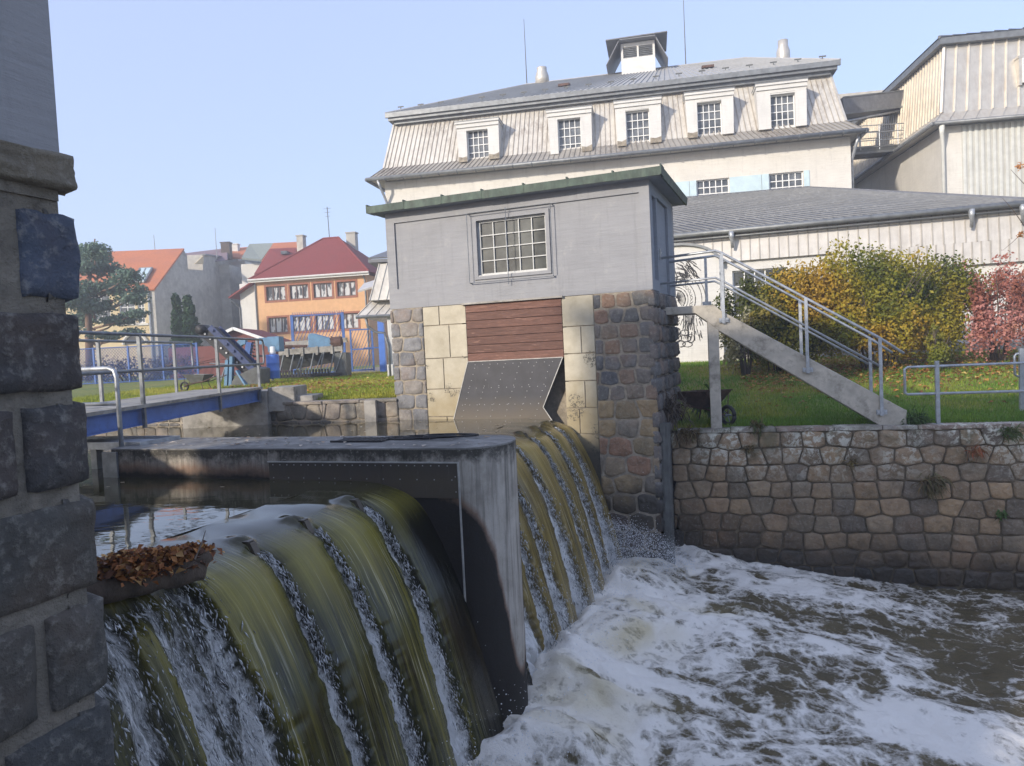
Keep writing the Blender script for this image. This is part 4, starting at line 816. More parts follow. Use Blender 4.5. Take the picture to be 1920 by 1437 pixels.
# ================================================================ WHEELBARROWS
def barrow(loc,rot,label,col,scale=1.0):
    T=thing('wheelbarrow',label,'wheelbarrow',loc); T.rotation_euler=(0,0,rot); T.scale=(scale,)*3; L0=LOC[T.name]; LOC[T.name]=(0,0,0)
    b=MB(); o=[(-.46,-.30,.62),(.50,-.33,.66),(.50,.33,.66),(-.46,.30,.62)]; i=[(-.28,-.19,.36),(.22,-.20,.33),(.22,.20,.33),(-.28,.19,.36)]
    b.add(o+i,[(0,1,5,4),(1,2,6,5),(2,3,7,6),(3,0,4,7),(4,5,6,7)]); 
    o2=[(p[0]*.97,p[1]*.96,p[2]) for p in o]; i2=[(p[0]*.97,p[1]*.95,p[2]+.012) for p in i]; b.add(o2+i2,[(4,5,1,0),(5,6,2,1),(6,7,3,2),(7,4,0,3),(7,6,5,4)]); b.add(o+o2,[(0,4,5,1),(1,5,6,2),(2,6,7,3),(3,7,4,0)])
    b.tube(o+o[:1],.013,6); b.build('tray',col,T)
    b=MB()
    for s in(-1,1): b.tube([(.70,s*.05,.20),(.30,s*.16,.31),(-.35,s*.24,.37),(-.95,s*.29,.55)],.017,7); b.tube([(-.22,s*.21,.35),(-.36,s*.24,.01),(-.42,s*.24,.01)],.014,6); b.tube([(.45,s*.28,.60),(.62,s*.07,.23)],.010,5)
    b.build('frame',M_rust,T)
    b=MB(); 
    ring=[(.70+.165*math.cos(a),0,.20+.165*math.sin(a)) for a in np.linspace(0,2*math.pi,19)]; b.tube(ring,.038,8); w=b.build('wheel',M_black,T,True)
    b=MB(); b.tube([(.70,-.07,.20),(.70,.07,.20)],.02,8)
    for k in range(5): a=k*1.2566; b.tube([(.70,0,.20),(.70+.14*math.cos(a),0,.20+.14*math.sin(a))],.009,5)
    b.build('rim',M_galvd,w)
    for s in(-1,1): b=MB(); b.tube([(-.90,s*.285,.535),(-1.02,s*.293,.57)],.022,7); b.build('grip',M_black,T)
    return T
p=QF.w((-.05,14.75,0)); p[2]=gz(p[0],p[1]); barrow(p,R_(-62),'rusty wheelbarrow parked under the stair landing beside the column',M_rust,1.0)
# ================================================================ FOOTBRIDGE, abutment, railing and platform on the pier
T=thing('footbridge','blue steel footbridge with grey tube railings over the still upper water','footbridge',(-5.3,8,-1.2))
BX0,BX1,BY0,BY1=-6.5,-5.22,1.5,14.9
def bz(y): return -.52+.003*(y-14.5)
def sect(b,x,w,z0,z1):
    b.add([(x,BY0,bz(BY0)+z0),(x+w,BY0,bz(BY0)+z0),(x+w,BY1,bz(BY1)+z0),(x,BY1,bz(BY1)+z0),(x,BY0,bz(BY0)+z1),(x+w,BY0,bz(BY0)+z1),(x+w,BY1,bz(BY1)+z1),(x,BY1,bz(BY1)+z1)],[(0,3,2,1),(4,5,6,7),(0,1,5,4),(1,2,6,5),(2,3,7,6),(3,0,4,7)])
for x in(BX1-.02,BX0):
    b=MB(); sect(b,x-.05,.13,-.24,-.225); sect(b,x-.05,.13,-.015,0); sect(b,x,.02,-.225,-.015); b.build('girder',M_bridge,T)
b=MB(); sect(b,BX0-.02,BX1-BX0+.12,.003,.05); b.build('deck',M_conc,T)
for x in(BX1+.07,BX0-.07):
    ys=[2.2,4.7,7.4,10.1,12.75,14.8]; far=x<-6
    if far: ys=[2.8,5.7,8.6,11.6,14.2]
    b=MB(); e=BY1+.25 if not far else BY1+.1
    b.tube([(x,BY0,bz(BY0)+1.02),(x,e-.05,bz(BY1)+1.02),(x,e,bz(BY1)+.97),(x,e,bz(BY1)+.57),(x,e-.05,bz(BY1)+.52),(x,BY0,bz(BY0)+.52)],.022,8); b.build('rails',M_galvd,T,True)
    for y in ys: b=MB(); b.box(x-.022,x+.022,y-.028,y+.028,bz(y)-.28,bz(y)+1.02); b.build('post',M_galvd,T)
b=MB(); b.box(-6.8,-5.05,14.86,15.9,-1.6,-.56); b.box(-5.049,-4.5,14.95,15.9,-1.0,-.50); b.box(-4.499,-4.15,15.05,15.9,-1.0,-.70); tag(b.build('bridge_abutment',M_conc,None,False,.015),'stepped concrete abutment at the far end of the blue footbridge','abutment')
a=PF.on_z(228,840,-.93); c=PF.on_z(222,690,-.4)
zt=PF.on_v(221,690,a[1])[2]; zm=PF.on_v(226,757,a[1])[2]
T=thing('pier_railing','near grey tube railing with rounded corner standing on the pier end','railing',PF.w((a[0],a[1],-.93)))
b=MB(PF); b.tube([(a[0]-3.6,a[1]-.1,zt+.02),(a[0]-.12,a[1],zt),(a[0]-.03,a[1],zt-.03),(a[0],a[1],zt-.12),(a[0],a[1],-1.15)],.027,8); b.build('post_rail',M_galv,T,True)
b=MB(PF); b.tube([(a[0]-3.6,a[1]-.1,zm+.02),(a[0],a[1],zm)],.024,8); b.build('mid_rail',M_galv,T,True)
b=MB(PF); b.box(a[0]-.06,a[0]+.16,vf-.03,vf-.004,-1.30,-.95); b.build('foot_plate',M_galvd,T)
T=thing('grating_platform','grey steel grating platform with a rim at the upstream end of the pier','platform',PF.w((-8,7.2,-.9)))
b=MB(PF); px0,px1,pv0,pv1=-9.4,-7.15,6.75,7.35; b.box(px0,px1,pv0,pv1,-.925,-.905); 
b.build('plate',M_galv,T)
b=MB(PF); b.box(px0,px1,pv0-.02,pv0,-.96,-.87); b.box(px0,px1,pv1,pv1+.02,-.96,-.87); b.box(px1,px1+.02,pv0-.02,pv1+.02,-.96,-.87); b.build('rim',M_galv,T)
b=MB(PF)
for u in(-9.2,-8.2): b.box(u-.05,u+.05,7.0,7.1,-3,-.926)
b.build('legs',M_galvd,T)
# ================================================================ MAIN MANSARD BUILDING
def seams(b,p00,p10,p01,p11,n,w=.03,h=.035,c=None):
    """standing seams between the lower edge p00-p10 and the upper edge p01-p11"""
    p00,p10,p01,p11=[np.array(p,float) for p in(p00,p10,p01,p11)]
    nn=np.cross(p10-p00,p01-p00); nn/=np.linalg.norm(nn); e=(p10-p00)/np.linalg.norm(p10-p00)*w/2
    for k in range(n+1):
        t=k/n; a=p00+(p10-p00)*t; d=p01+(p11-p01)*t
        if np.linalg.norm(d-a)<.05: continue
        b.add([a-e,a+e,a+e+nn*h,a-e+nn*h,d-e,d+e,d+e+nn*h,d-e+nn*h],[(0,1,2,3),(7,6,5,4),(0,4,5,1),(1,5,6,2),(2,6,7,3),(3,7,4,0)],c)
MV=36.0; MD=13.0
def m(px,py,v=MV): return MF.on_v(px,py,v)
uL=m(722,358)[0]; uR=m(1595.5,300)[0]; zG=(m(689.4,336.9,35.3)[2]+m(1622.8,243.5,35.3)[2])/2
gL,gR=m(689.4,336.9,35.3)[0],m(1622.8,243.5,35.3)[0]
zF0=(m(737.8,228.4,36.6)[2]+m(1559,135.5,36.6)[2])/2; zF1=(m(726.9,214,36.4)[2]+m(1570,115.5,36.4)[2])/2; fL,fR=m(726.9,214,36.4)[0],m(1570,115.5,36.4)[0]
T=thing('mill_building','long cream mill building with seamed mansard roof and white dormer windows','building',MF.w(((uL+uR)/2,42,-.8)))
wz0=m(1256.5,343.3)[2]; wz1=wz0-1.9
wins=[(m(1306,342)[0],m(1367,337)[0]),(m(1442,330)[0],m(1506,322)[0])]
b=MB(MF); b.wall(uL,uR,-1,zG-.05,MV,MV+.4,[(a,c,wz1,wz0) for a,c in wins]); b.box(uL,uL+.3,MV+.401,MV+MD,-1,zG-.05); b.box(uR-.3,uR,MV+.401,MV+MD,-1,zG-.05); b.box(uL,uR,MV+MD,MV+MD+.3,-1,zG-.05); b.build('wall',M_cream,T)
b=MB(MF); pb0=m(1258,345)[0]-1.2; pe=m(1517,318)[0]
for a,c in [(pb0,wins[0][0]-.35),(wins[0][0]-.33,wins[0][0]-.02),(wins[0][1]+.02,wins[1][0]-.35),(wins[1][0]-.33,wins[1][0]-.02),(wins[1][1]+.02,pe)]: b=MB(MF); b.box(a,c,MV-.04,MV-.003,wz1-.1,wz0); b.build('shutter_panel',M_bluepanel,T)
def barwin(T,fr,u0,u1,z0,z1,v,nc,nr,fm,gm,fw=.05,bw=.02,dep=.06,name='window',depth_back=.05):
    b=MB(fr); b.wall(u0,u1,z0,z1,v,v+dep,[(u0+fw,u1-fw,z0+fw,z1-fw)])
    for k in range(1,nc): x=u0+fw+(u1-u0-2*fw)*k/nc; b.box(x-bw,x+bw,v+.01,v+dep-.005,z0+fw,z1-fw)
    for k in range(1,nr): z=z0+fw+(z1-z0-2*fw)*k/nr; b.box(u0+fw,u1-fw,v+.013,v+dep-.008,z-bw,z+bw)
    f=b.build(name,fm,T); b=MB(fr); b.box(u0+fw*.5,u1-fw*.5,v+dep+.003,v+dep+.02,z0+fw*.5,z1-fw*.5); b.build('pane',gm,f); return f
for a,c in wins: barwin(T,MF,a,c,wz1,wz0,MV+.12,5,6,M_wframe,M_glass,bw=.022)
# mansard: steep seamed face with a flared skirt, hipped ends
vb,vt=35.85,36.9; zk=zG+.62                       # kink above the flare
kL,kR=m(720,322,vb)[0],m(1586,233,vb)[0]; tL,tR=m(739,228,vt)[0],m(1556,138,vt)[0]
vE=MV+MD
def roofquad(b,fr,pts): b.slab([np.array(p) for p in pts],-.06)
b=MB(MF)
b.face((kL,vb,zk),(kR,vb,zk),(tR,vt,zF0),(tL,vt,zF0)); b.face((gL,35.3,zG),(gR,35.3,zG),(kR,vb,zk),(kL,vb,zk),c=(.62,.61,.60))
b.face((kR,vb,zk),(kR,vE,zk),(tR,vE-1,zF0),(tR,vt,zF0)); b.face((gR,35.3,zG),(gR,vE+.7,zG),(kR,vE,zk),(kR,vb,zk))
b.face((kL,vE,zk),(kL,vb,zk),(tL,vt,zF0),(tL,vE-1,zF0)); b.face((gL,vE+.7,zG),(gL,35.3,zG),(kL,vb,zk),(kL,vE,zk))
b.face((kR,vE,zk),(kL,vE,zk),(tL,vE-1,zF0),(tR,vE-1,zF0)); b.face((gL,35.3,zG-.02),(gL,vE+.7,zG-.02),(gR,vE+.7,zG-.02),(gR,35.3,zG-.02))
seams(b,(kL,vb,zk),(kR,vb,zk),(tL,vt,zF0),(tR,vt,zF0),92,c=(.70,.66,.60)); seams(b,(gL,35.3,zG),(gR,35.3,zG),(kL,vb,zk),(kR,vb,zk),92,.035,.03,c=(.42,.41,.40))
seams(b,(kR,vb,zk),(kR,vE,zk),(tR,vt,zF0),(tR,vE-1,zF0),40)
for p,q in [((kL,vb,zk),(tL,vt,zF0)),((kR,vb,zk),(tR,vt,zF0))]: b.beam(p,q,.12,.08)
b.build('mansard_cladding',M_clad,T)
b=MB(MF); b.box(fL,fR,36.4,vE-.4,zF0+.02,zF1); b.box(fL-.12,fR+.12,36.28,36.398,zF0+.16,zF1+.02); b.box(fL+.25,fR-.25,36.6,vE-.6,zF0-.12,zF0+.018); b.build('upper_eave',M_gutter,T)
# upper low hipped roof
rL=m(1000,158,42.5)[0]; rR=m(1500,118,42.5)[0]; zr=m(1187,135,42.5)[2]
rL2=m(985,160,42.5)[0]
b=MB(MF); A=(fL-.1,36.3,zF1+.02); B_=(fR+.1,36.3,zF1+.02); C_=(fR+.1,vE-.3,zF1+.02); D_=(fL-.1,vE-.3,zF1+.02); E1=(rL2,42.5,zr); E2=(fR-3.2,42.5,zr)
b.face(A,B_,E2,E1); b.face(B_,C_,E2); b.face(C_,D_,E1,E2); b.face(D_,A,E1)
seams(b,A,B_,E1,E2,78,.03,.04)
b.tube([A,E1],.06,6); b.tube([E1,E2],.07,6); b.tube([B_,E2],.06,6); b.build('upper_roof',M_zincl,T)
b=MB(MF)
for k in range(20):
    b=MB(MF); t=(k+.5)/20; p=np.array(A)+(np.array(B_)-np.array(A))*t+np.array([0,.9,(zr-zF1)*.9/6.2+.06]); b.box(p[0]-.16,p[0]+.16,p[1],p[1]+.03,p[2]+.06,p[2]+.12); b.box(p[0]-.02,p[0]+.02,p[1],p[1]+.04,p[2]-.03,p[2]+.06); b.build('snow_guard',M_dgrey,T)
def rp(px,py):      # a point on the front slope of the upper roof
    a=np.array(MF.w(A)); n=np.cross(MF.w(B_)-a,MF.w(E1)-a); d=ray(px,py); return MF.l(d*((a@n)/(d@n)))
for px,py in((1058,163),(1327,129)):
    p=rp(px,py); b=MB(MF); b.prism([(p[1]-.25,p[2]-.02),(p[1]+.35,p[2]+.08),(p[1]+.35,p[2]+.22),(p[1]-.25,p[2]+.10)],'u',p[0]-.30,p[0]+.30); b.build('roof_hatch',M_rust,T)
# dormers
dz=[]
for k,(x0,x1,ya,yb,o0,o1,oa,ob) in enumerate([(857,936,230,303,877,917,242,298),(1028,1110,208,288,1047,1090,223,284),(1154,1240,191,270,1174,1218,209,268),(1286,1376,175,255,1307,1353,193,252),(1419,1513,158,238,1444,1490,178,237)]):
    vd=35.58; a,c=m(x0,(ya+yb)/2,vd)[0],m(x1,(ya+yb)/2,vd)[0]; zt=m((x0+x1)/2,ya-4,vd)[2]; zb_=m((o0+o1)/2,ob,vd)[2]; w0,w1=m(o0,(oa+ob)/2,vd+.2)[0],m(o1,(oa+ob)/2,vd+.2)[0]; wt=m((o0+o1)/2,oa,vd+.2)[2]
    b=MB(MF); q=.06; i=.10
    b.prism([(a,zt-.45),(w0,zt-.45),(w0,zb_-.06),(a+q,zb_-.06)],'v',vd,vd+1.3); b.prism([(w1,zt-.45),(c,zt-.45),(c-q*.4,zb_-.06),(w1,zb_-.06)],'v',vd,vd+1.3)
    b.box(a,c,vd,vd+1.3,zt-.449,zt-.12); b.box(w0,w1,vd+.02,vd+1.3,wt,zt-.4495)
    d=b.build('dormer',M_white,T)
    b=MB(MF); b.box(a-.05,c+.05,vd-.14,vd+1.4,zt-.119,zt-.02); b.box(a-.025,c+.025,vd-.07,vd-.001,zt-.30,zt-.12); b.build('cornice',M_white,d); b=MB(MF); b.box(a-.07,c+.07,vd-.16,vd+1.45,zt-.019,zt+.02); b.build('cap_sheet',M_gutter,d)
    if k in(0,1,2,3):
        for x,y in((a+q-.01,w0-.01),(w1+.01,c-.02)):
            if (k==1 and x<w0) or (k==3 and x>w0): continue
            b=MB(MF); b.prism([(x,zb_-.08),(y,zb_-.08),(y,zb_+.16+.12*rnd.random()),(x*.5+y*.5,zb_+.13),(x,zb_+.18)],'v',vd-.012,vd-.002); b.build('bare_patch',M_mortar,d)
    barwin(T,MF,w0,w1,zb_-.03,wt,vd+.24,4,4,M_wframe,M_glass,.04,.018)
# gutter and downpipe, end gutters
b=MB(MF); b.tube([(gL-.05,35.22,zG-.03),(gR+.05,35.22,zG-.03)],.10,8); b.tube([(gR+.04,35.22,zG-.03),(gR+.04,vE,zG-.03)],.10,8); b.tube([(gL-.04,35.22,zG-.03),(gL-.04,vE,zG-.03)],.10,8)
for k in range(26): x=gL+(gR-gL)*k/25; b.box(x-.012,x+.012,35.10,35.45,zG-.14,zG-.02)
b.build('gutter',M_gutter,T,True)
b=MB(MF); b.tube([(gL+.55,35.25,zG-.1),(gL+.62,35.35,zG-.4),(uL+.1,35.88,zG-1.1),(uL+.1,35.90,-.7)],.07,8); b.build('downpipe',M_galv,T,True); b=MB(MF); b.tube([(gR-.2,35.6,zG-.12),(gR-.3,35.7,zG-.5),(uR+.09,36.2,zG-1.1),(uR+.09,36.2,-.7)],.07,8); b.build('downpipe',M_galv,T,True)
# ridge lantern
c0,c1=m(1166,130,42.0)[0],m(1229,130,42.0)[0]; cz1=m(1197,84,42)[2]; cz0=zr-.5; lw0,lw1=m(1138,112,41.6)[0],m(1252,100,41.6)[0]
b=MB(MF); b.wall(c0,c1,cz0,cz1-.05,41.5,41.6,[(c0+.12,(c0+c1)/2-.05,cz1-.85,cz1-.25),((c0+c1)/2+.05,c1-.12,cz1-.85,cz1-.25)]); b.box(c0,c0+.08,41.601,43.5,cz0,cz1-.05); b.box(c1-.08,c1,41.601,43.5,cz0,cz1-.05); L=b.build('roof_lantern',M_white,T)
b=MB(MF)
for a,e in((c0+.12,(c0+c1)/2-.05),((c0+c1)/2+.05,c1-.12)):
    for k in range(6): z=cz1-.83+k*.1; b.prism([(41.53,z),(41.59,z+.09),(41.6,z+.08),(41.54,z-.01)],'u',a+.01,e-.01)
b.build('louvres',M_gutter,L)
b=MB(MF); zc=cz1+.12
b.slab([(c0-.05,41.0,zc-.15),(c1+.05,41.0,zc-.15),(c1+.05,44,zc+.02),(c0-.05,44,zc+.02)],.05)
for s,x0,x1 in((-1,c0-.05,lw0),(1,c1+.05,lw1)): b.slab([(x0,41.1,zc-.1),(x0,43.9,zc-.1),(x1,43.9,cz1-1.25),(x1,41.1,cz1-1.25)],.04)
b.slab([(lw0,40.95,zc-.1),(lw1,40.95,zc-.05),(lw1,44,zc+.08),(lw0,44,zc+.05)],.05); b.build('lantern_hood',M_zinc,L)
# vents and rods
c=m(1017,158,42.6); b=MB(MF); b.lathe((c[0],42.6,zr-.1),[(.42,0),(.40,.5),(.28,.85),(.30,.9),(.30,1.0)],18); b.build('roof_vent',M_clad2,T,True)
c=m(1469,118,42.6); b=MB(MF); h=m(1469,80,42.6)[2]-m(1469,118,42.6)[2]+.1; b.lathe((c[0],42.6,c[2]-.3),[(.30,0),(.30,.3),(.36,.5),(.36,h*.75),(.27,h*.98),(.27,h+.3)],20); b.build('roof_vent',M_clad2,T,True)
for (x,y),(x2,y2) in [((988,160),(983,36)),((1286,124),(1280,0))]:
    p=m(x,y,42.5); q=m(x2,y2,42.5); 
    if y2==0: q=q+np.array([0,0,.8])
    b=MB(MF); b.tube([(p[0],42.5,p[2]-.2),(p[0],42.5,q[2])],[.035,.015],6); b.build('lightning_rod',M_dgrey,T)
# ================================================================ LOW HALL in front of the mill
LF=Frame(17.9); HV=LF.l(np.array([6.4,27.2,0]))[1]
def h(px,py,v=HV): return LF.on_v(px,py,v)
T=thing('low_hall','low hall with seamed grey cladding and slate grey roof behind the stair','building',LF.w((4,HV+4,-.8)))
g0=h(1258,443,HV-.35); g1=h(1925,380.5,HV-.35); zg=(g0[2]+g1[2])/2; uA=g0[0]-3.4; uB=g1[0]; zc_=h(1386,489)[2]
uC_=uB+2.2
arc0,arc1=h(1238,500)[0],h(1352,500)[0]; az_=h(1290,466)[2]; azs=h(1348,492)[2]
wn=(h(1374,540)[0],h(1374,540)[0]+1.9,h(1390,600)[2]-.4,h(1380,508)[2])
b=MB(LF); b.wall(uA,uC_,-1.2,zc_,HV,HV+.35,[wn]); b.box(uA,uA+.3,HV+.351,HV+9,-1.2,zc_); b.box(uC_-.3,uC_,HV+.351,HV+9,-1.2,zg)
b.build('wall',M_white,T)
b=MB(LF); z0=zc_-.02; b.face((uA-.1,HV-.16,z0),(uC_+.05,HV-.16,z0),(uC_+.05,HV-.06,zg),(uA-.1,HV-.06,zg)); b.face((uA-.1,HV-.16,z0),(uA-.1,HV-.01,z0),(uC_+.05,HV-.01,z0),(uC_+.05,HV-.16,z0)); seams(b,(uA,HV-.16,z0),(uC_,HV-.16,z0),(uA,HV-.06,zg),(uC_,HV-.06,zg),52,.035,.03,c=(.72,.70,.66)); b.face((h(1560,480)[0],HV-.17,z0-.75),(uC_+.05,HV-.17,z0-.75),(uC_+.05,HV-.158,z0+.02),(h(1560,480)[0],HV-.158,z0+.02)); seams(b,(h(1560,480)[0],HV-.17,z0-.75),(uC_,HV-.17,z0-.75),(h(1560,480)[0],HV-.16,z0),(uC_,HV-.16,z0),30,.035,.03,c=(.72,.70,.66)); b.build('cladding',M_clad4,T)
# white arched gable over the mural, standing just proud of the cladding
n=16; ctr=(arc0+arc1)/2-.5; ra=arc1-ctr
AP=[(ctr+ra*math.cos(t),azs-.15+(az_-azs+.25)*math.sin(t)) for t in np.linspace(0,math.pi,n+1)]
b=MB(LF); b.prism([(ctr+ra,-1.2)]+AP+[(ctr-ra,-1.2)],'v',HV-.22,HV-.005); b.build('arched_wall',M_white,T)
b=MB(LF)
for p,q in zip(AP,AP[1:]): b.prism([p,q,(q[0]+(q[0]-ctr)*.03,q[1]+.09),(p[0]+(p[0]-ctr)*.03,p[1]+.09)],'v',HV-.36,HV-.221)
b.build('arch_hood',M_gutter,T)
b=MB(LF); b.box(uA,uC_,HV-.06,HV-.004,-1.2,-.45); b.build('plinth',M_conc,T)
barwin(T,LF,wn[0],wn[1],wn[2],wn[3],HV+.12,5,4,M_wframe,M_glassd,.05,.02)
b=MB(LF); b.tube([(uA-.2,HV-.42,zg-.02),(uC_+.3,HV-.42,zg-.02)],.10,8); b.tube([(uA-.2,HV-.33,zg-.2),(uC_+.2,HV-.33,zg-.2)],.035,6); b.build('gutter',M_gutter,T,True)
for px in(1371,1822,1918):
    p=h(px,430,HV-.4); b=MB(LF); b.tube([(p[0],HV-.42,zg-.05),(p[0],HV-.42,zg-.25),(p[0]+.02,HV-.36,zg-.42),(p[0]+.02,HV-.30,zg-.62)],[.12,.09,.06,.055],8); b.build('outlet',M_galv,T,True)
# roof: ridge point and hip found on the mill's wall plane
k1=MF.w(m(1515,352,35.6)); k0=MF.w(m(1258,374,35.7)); pk=LF.l(k1); pk0=LF.l(k0); d=(pk0-pk); pk0=pk+d*2.4
G0=(uA-.3,HV-.42,zg+.06); G1=(uB+.25,HV-.42,zg+.06); tz_=pk[2]
b=MB(LF); b.face(G0,G1,tuple(pk),tuple(pk0)); e3=(uB+.25,pk[1]+3,zg+.06); b.face(G1,e3,tuple(pk)); 
seams(b,G0,G1,tuple(pk0),tuple(pk0+(pk-pk0)*1.0),48,.035,.045,c=(1.7,1.7,1.65))
q=np.array(G1); 
for t in(.2,.4,.6,.8): b.beam(np.array(G0)*(1-t)+pk0*t,np.array(G1)*(1-t)+pk*t,.05,.014,(1.5,1.5,1.5))
b.tube([G1,tuple(pk)],.07,6); b.tube([tuple(pk0),tuple(pk)],.07,6); b.build('roof',M_zinc,T)
# mural: black ink line drawing (foliage, ringed medallion, stones) painted on the arched wall
b=MB(LF); rs=random.Random(33)
def mp(px,py): p=h(px,py,HV-.225); return (p[0],p[2])
def stroke(pts,w=.016):
    for a,c in zip(pts,pts[1:]):
        a,c=np.array(a),np.array(c); L=np.linalg.norm(c-a)
        if L<1e-4: continue
        d=(c-a)/L; n=np.array([-d[1],d[0]])*w*(.6+.8*rs.random()); b.prism([a-n-d*.006,c-n*.6+d*.006,c+n*.6+d*.006,a+n-d*.006],'v',HV-.2275,HV-.2212)
def arcp(cx,cy,rx,ry,a0,a1,n=18): return [mp(cx+rx*math.cos(t),cy+ry*math.sin(t)) for t in np.linspace(R_(a0),R_(a1),n)]
for r,w in((17,.02),(22,.014),(36,.018),(48,.014),(55,.014)): stroke(arcp(1268,562,r,r*1.05,-100,40,22),w)
for k in range(15): a=R_(-95+k*9); stroke([mp(1268+3*math.cos(a),562+3*math.sin(a)),mp(1268+16*math.cos(a+.3),562+16*math.sin(a+.3))],.012)
for k in range(9): a=R_(-85+k*13); stroke(arcp(1268+29*math.cos(a),562+30*math.sin(a),2.4,2.8,0,300 if k%2 else 360,9),.010)
for k in range(34):
    x=1262+rs.random()*40; y=488+rs.random()*30; L=8+12*rs.random(); a=R_(20+50*rs.random()); stroke([mp(x,y),mp(x+L*.5*math.cos(a),y+L*.5*math.sin(a)-1),mp(x+L*math.cos(a),y+L*math.sin(a))],.02)
stroke(arcp(1276,530,14,12,160,380),.02); stroke(arcp(1276,530,9,7,160,380),.016); stroke([mp(1262,500),mp(1270,520),mp(1262,545)],.02); stroke([mp(1290,515),mp(1284,508),mp(1286,522)],.02)
for k in range(40):
    x=1270+rs.random()*45; y=592+rs.random()*40; L=6+9*rs.random(); a=R_(60+80*(x-1290)/40+20*rs.random()); stroke([mp(x,y),mp(x-L*math.cos(a)*.6,y+L*math.sin(a))],.014)
for k in range(7): x=1282+k*3.2; stroke([mp(x,590),mp(x+2*math.sin(k),606),mp(x-2+k*.5,618+rs.random()*8)],.02)
for cx,cy,rx,ry in((1284,624,8,5),(1270,634,8,8),(1284,635,12,6),(1295,635,7,8),(1276,645,9,6),(1289,646,9,5),(1270,622,5,7)): stroke(arcp(cx,cy,rx,ry,0,360,16),.018)
b.build('ink_mural',M_black,T)
# ================================================================ RIGHT BUILDING
RF_=Frame(8.3); RU=RF_.l(atY(1768,300,33.5))[0]; RV=RF_.l(atY(1768,300,33.5))[1]
def rv(px,py,v=RV): return RF_.on_v(px,py,v)
def ru(px,py,u=RU): return RF_.on_u(px,py,u)
T=thing('silo_building','tall right hand hall with silver seamed mansard and pale ribbed walls','building',RF_.w((RU+5,RV+6,-.8)))
zg=rv(1745,230,RV-.5)[2]; zg2=rv(1760,232,RV-.4)[2]; gz_=zg2; eL=ru(1727,228,RU-.6); 
cu,cv=RU-.55,RV-.5; zfa=rv(1741,97,RV+.9)[2]; tu=RU+.35; tv=RV+.45; far=RV+17; ue=RU+14
b=MB(RF_); b.box(RU,ue,RV,far,-1,gz_-.05); b.build('wall',M_cream,T)
b=MB(RF_); seams(b,(RU+.9,RV-.004,-1),(ue,RV-.004,-1),(RU+.9,RV-.004,gz_-.1),(ue,RV-.004,gz_-.1),52,.12,.05); b.box(RU+.8,ue,RV-.006,RV-.001,-1,gz_-.06,(.78,.77,.76)); b.build('ribbed_sheet',M_clad3,T)
zk=gz_+.55; b=MB(RF_)
K=[(RU-.05,RV-.05),(ue,RV-.05),(RU-.05,far)]; 
b.face((cu,cv,gz_),(ue,cv,gz_),(ue,RV-.05,zk),(RU-.05,RV-.05,zk)); b.face((RU-.05,RV-.05,zk),(ue,RV-.05,zk),(ue,tv,zfa),(tu,tv,zfa))
b.face((cu,far,gz_),(cu,cv,gz_),(RU-.05,RV-.05,zk),(RU-.05,far,zk)); b.face((RU-.05,far,zk),(RU-.05,RV-.05,zk),(tu,tv,zfa),(tu,far,zfa)); b.face((cu,cv,gz_-.01),(cu,far,gz_-.01),(RU,far,gz_-.01),(RU,RV,gz_-.01),(ue,RV,gz_-.01),(ue,cv,gz_-.01))
seams(b,(RU-.05,RV-.05,zk),(ue,RV-.05,zk),(tu,tv,zfa),(ue,tv,zfa),26,.06,.06,c=(1.45,1.4,1.3)); seams(b,(cu,cv,gz_),(ue,cv,gz_),(RU-.05,RV-.05,zk),(ue,RV-.05,zk),26,.05,.04)
seams(b,(RU-.05,far,zk),(RU-.05,RV-.05,zk),(tu,far,zfa),(tu,tv,zfa),52,.05,.06,c=(1.4,1.35,1.25)); seams(b,(cu,far,gz_),(cu,cv,gz_),(RU-.05,far,zk),(RU-.05,RV-.05,zk),38,.05,.04)
b.tube([(RU-.05,RV-.05,zk),(tu,tv,zfa)],.09,6); b.build('mansard_cladding',M_clad2,T)
b=MB(RF_); b.box(tu-.3,ue,tv-.3,far,zfa+.02,zfa+.30); b.build('upper_eave',M_gutter,T)
b=MB(RF_); pkz=rv(1905,64,RV+8)[2]; P0=(tu-.35,tv-.35,zfa+.32); P1=(ue,tv-.35,zfa+.32); P2=(RU+8,RV+8,pkz); P3=(ue,RV+8,pkz); P4=(tu-.35,far,zfa+.32); b.face(P0,P1,P3,P2); b.face(P4,P0,P2); seams(b,P0,P1,P2,P3,24,.05,.05); b.tube([P0,P2],.07,6); b.build('upper_roof',M_zinc,T)
b=MB(RF_); b.tube([(cu-.02,cv-.06,gz_-.03),(ue,cv-.06,gz_-.03)],.09,8); b.tube([(cu-.06,cv-.02,gz_-.03),(cu-.06,far,gz_-.03)],.09,8); b.build('gutter',M_gutter,T,True)
p=rv(1763,240,RV-.3); b=MB(RF_); b.tube([(p[0],RV-.45,gz_-.1),(p[0]+.02,RV-.40,gz_-.45),(p[0]+.18,RV-.10,gz_-.95),(p[0]+.18,RV-.10,-.8)],[.13,.10,.085,.085],8); b.build('downpipe',M_clad3,T,True)
a=rv(1912,112,RV+.1); c=rv(1912,158,RV+.1); barwin(T,RF_,a[0],a[0]+1.2,c[2],a[2],RV-.10,3,4,M_wframe,M_glass,.06,.02)
b=MB(RF_); b.box(a[0]-.15,a[0]+1.4,RV-.08,RV+.5,a[2]+.02,a[2]+.12); b.box(a[0]-.12,a[0]-.01,RV-.08,RV+.5,c[2]-.1,a[2]+.015); b.build('dormer',M_clad2,T)
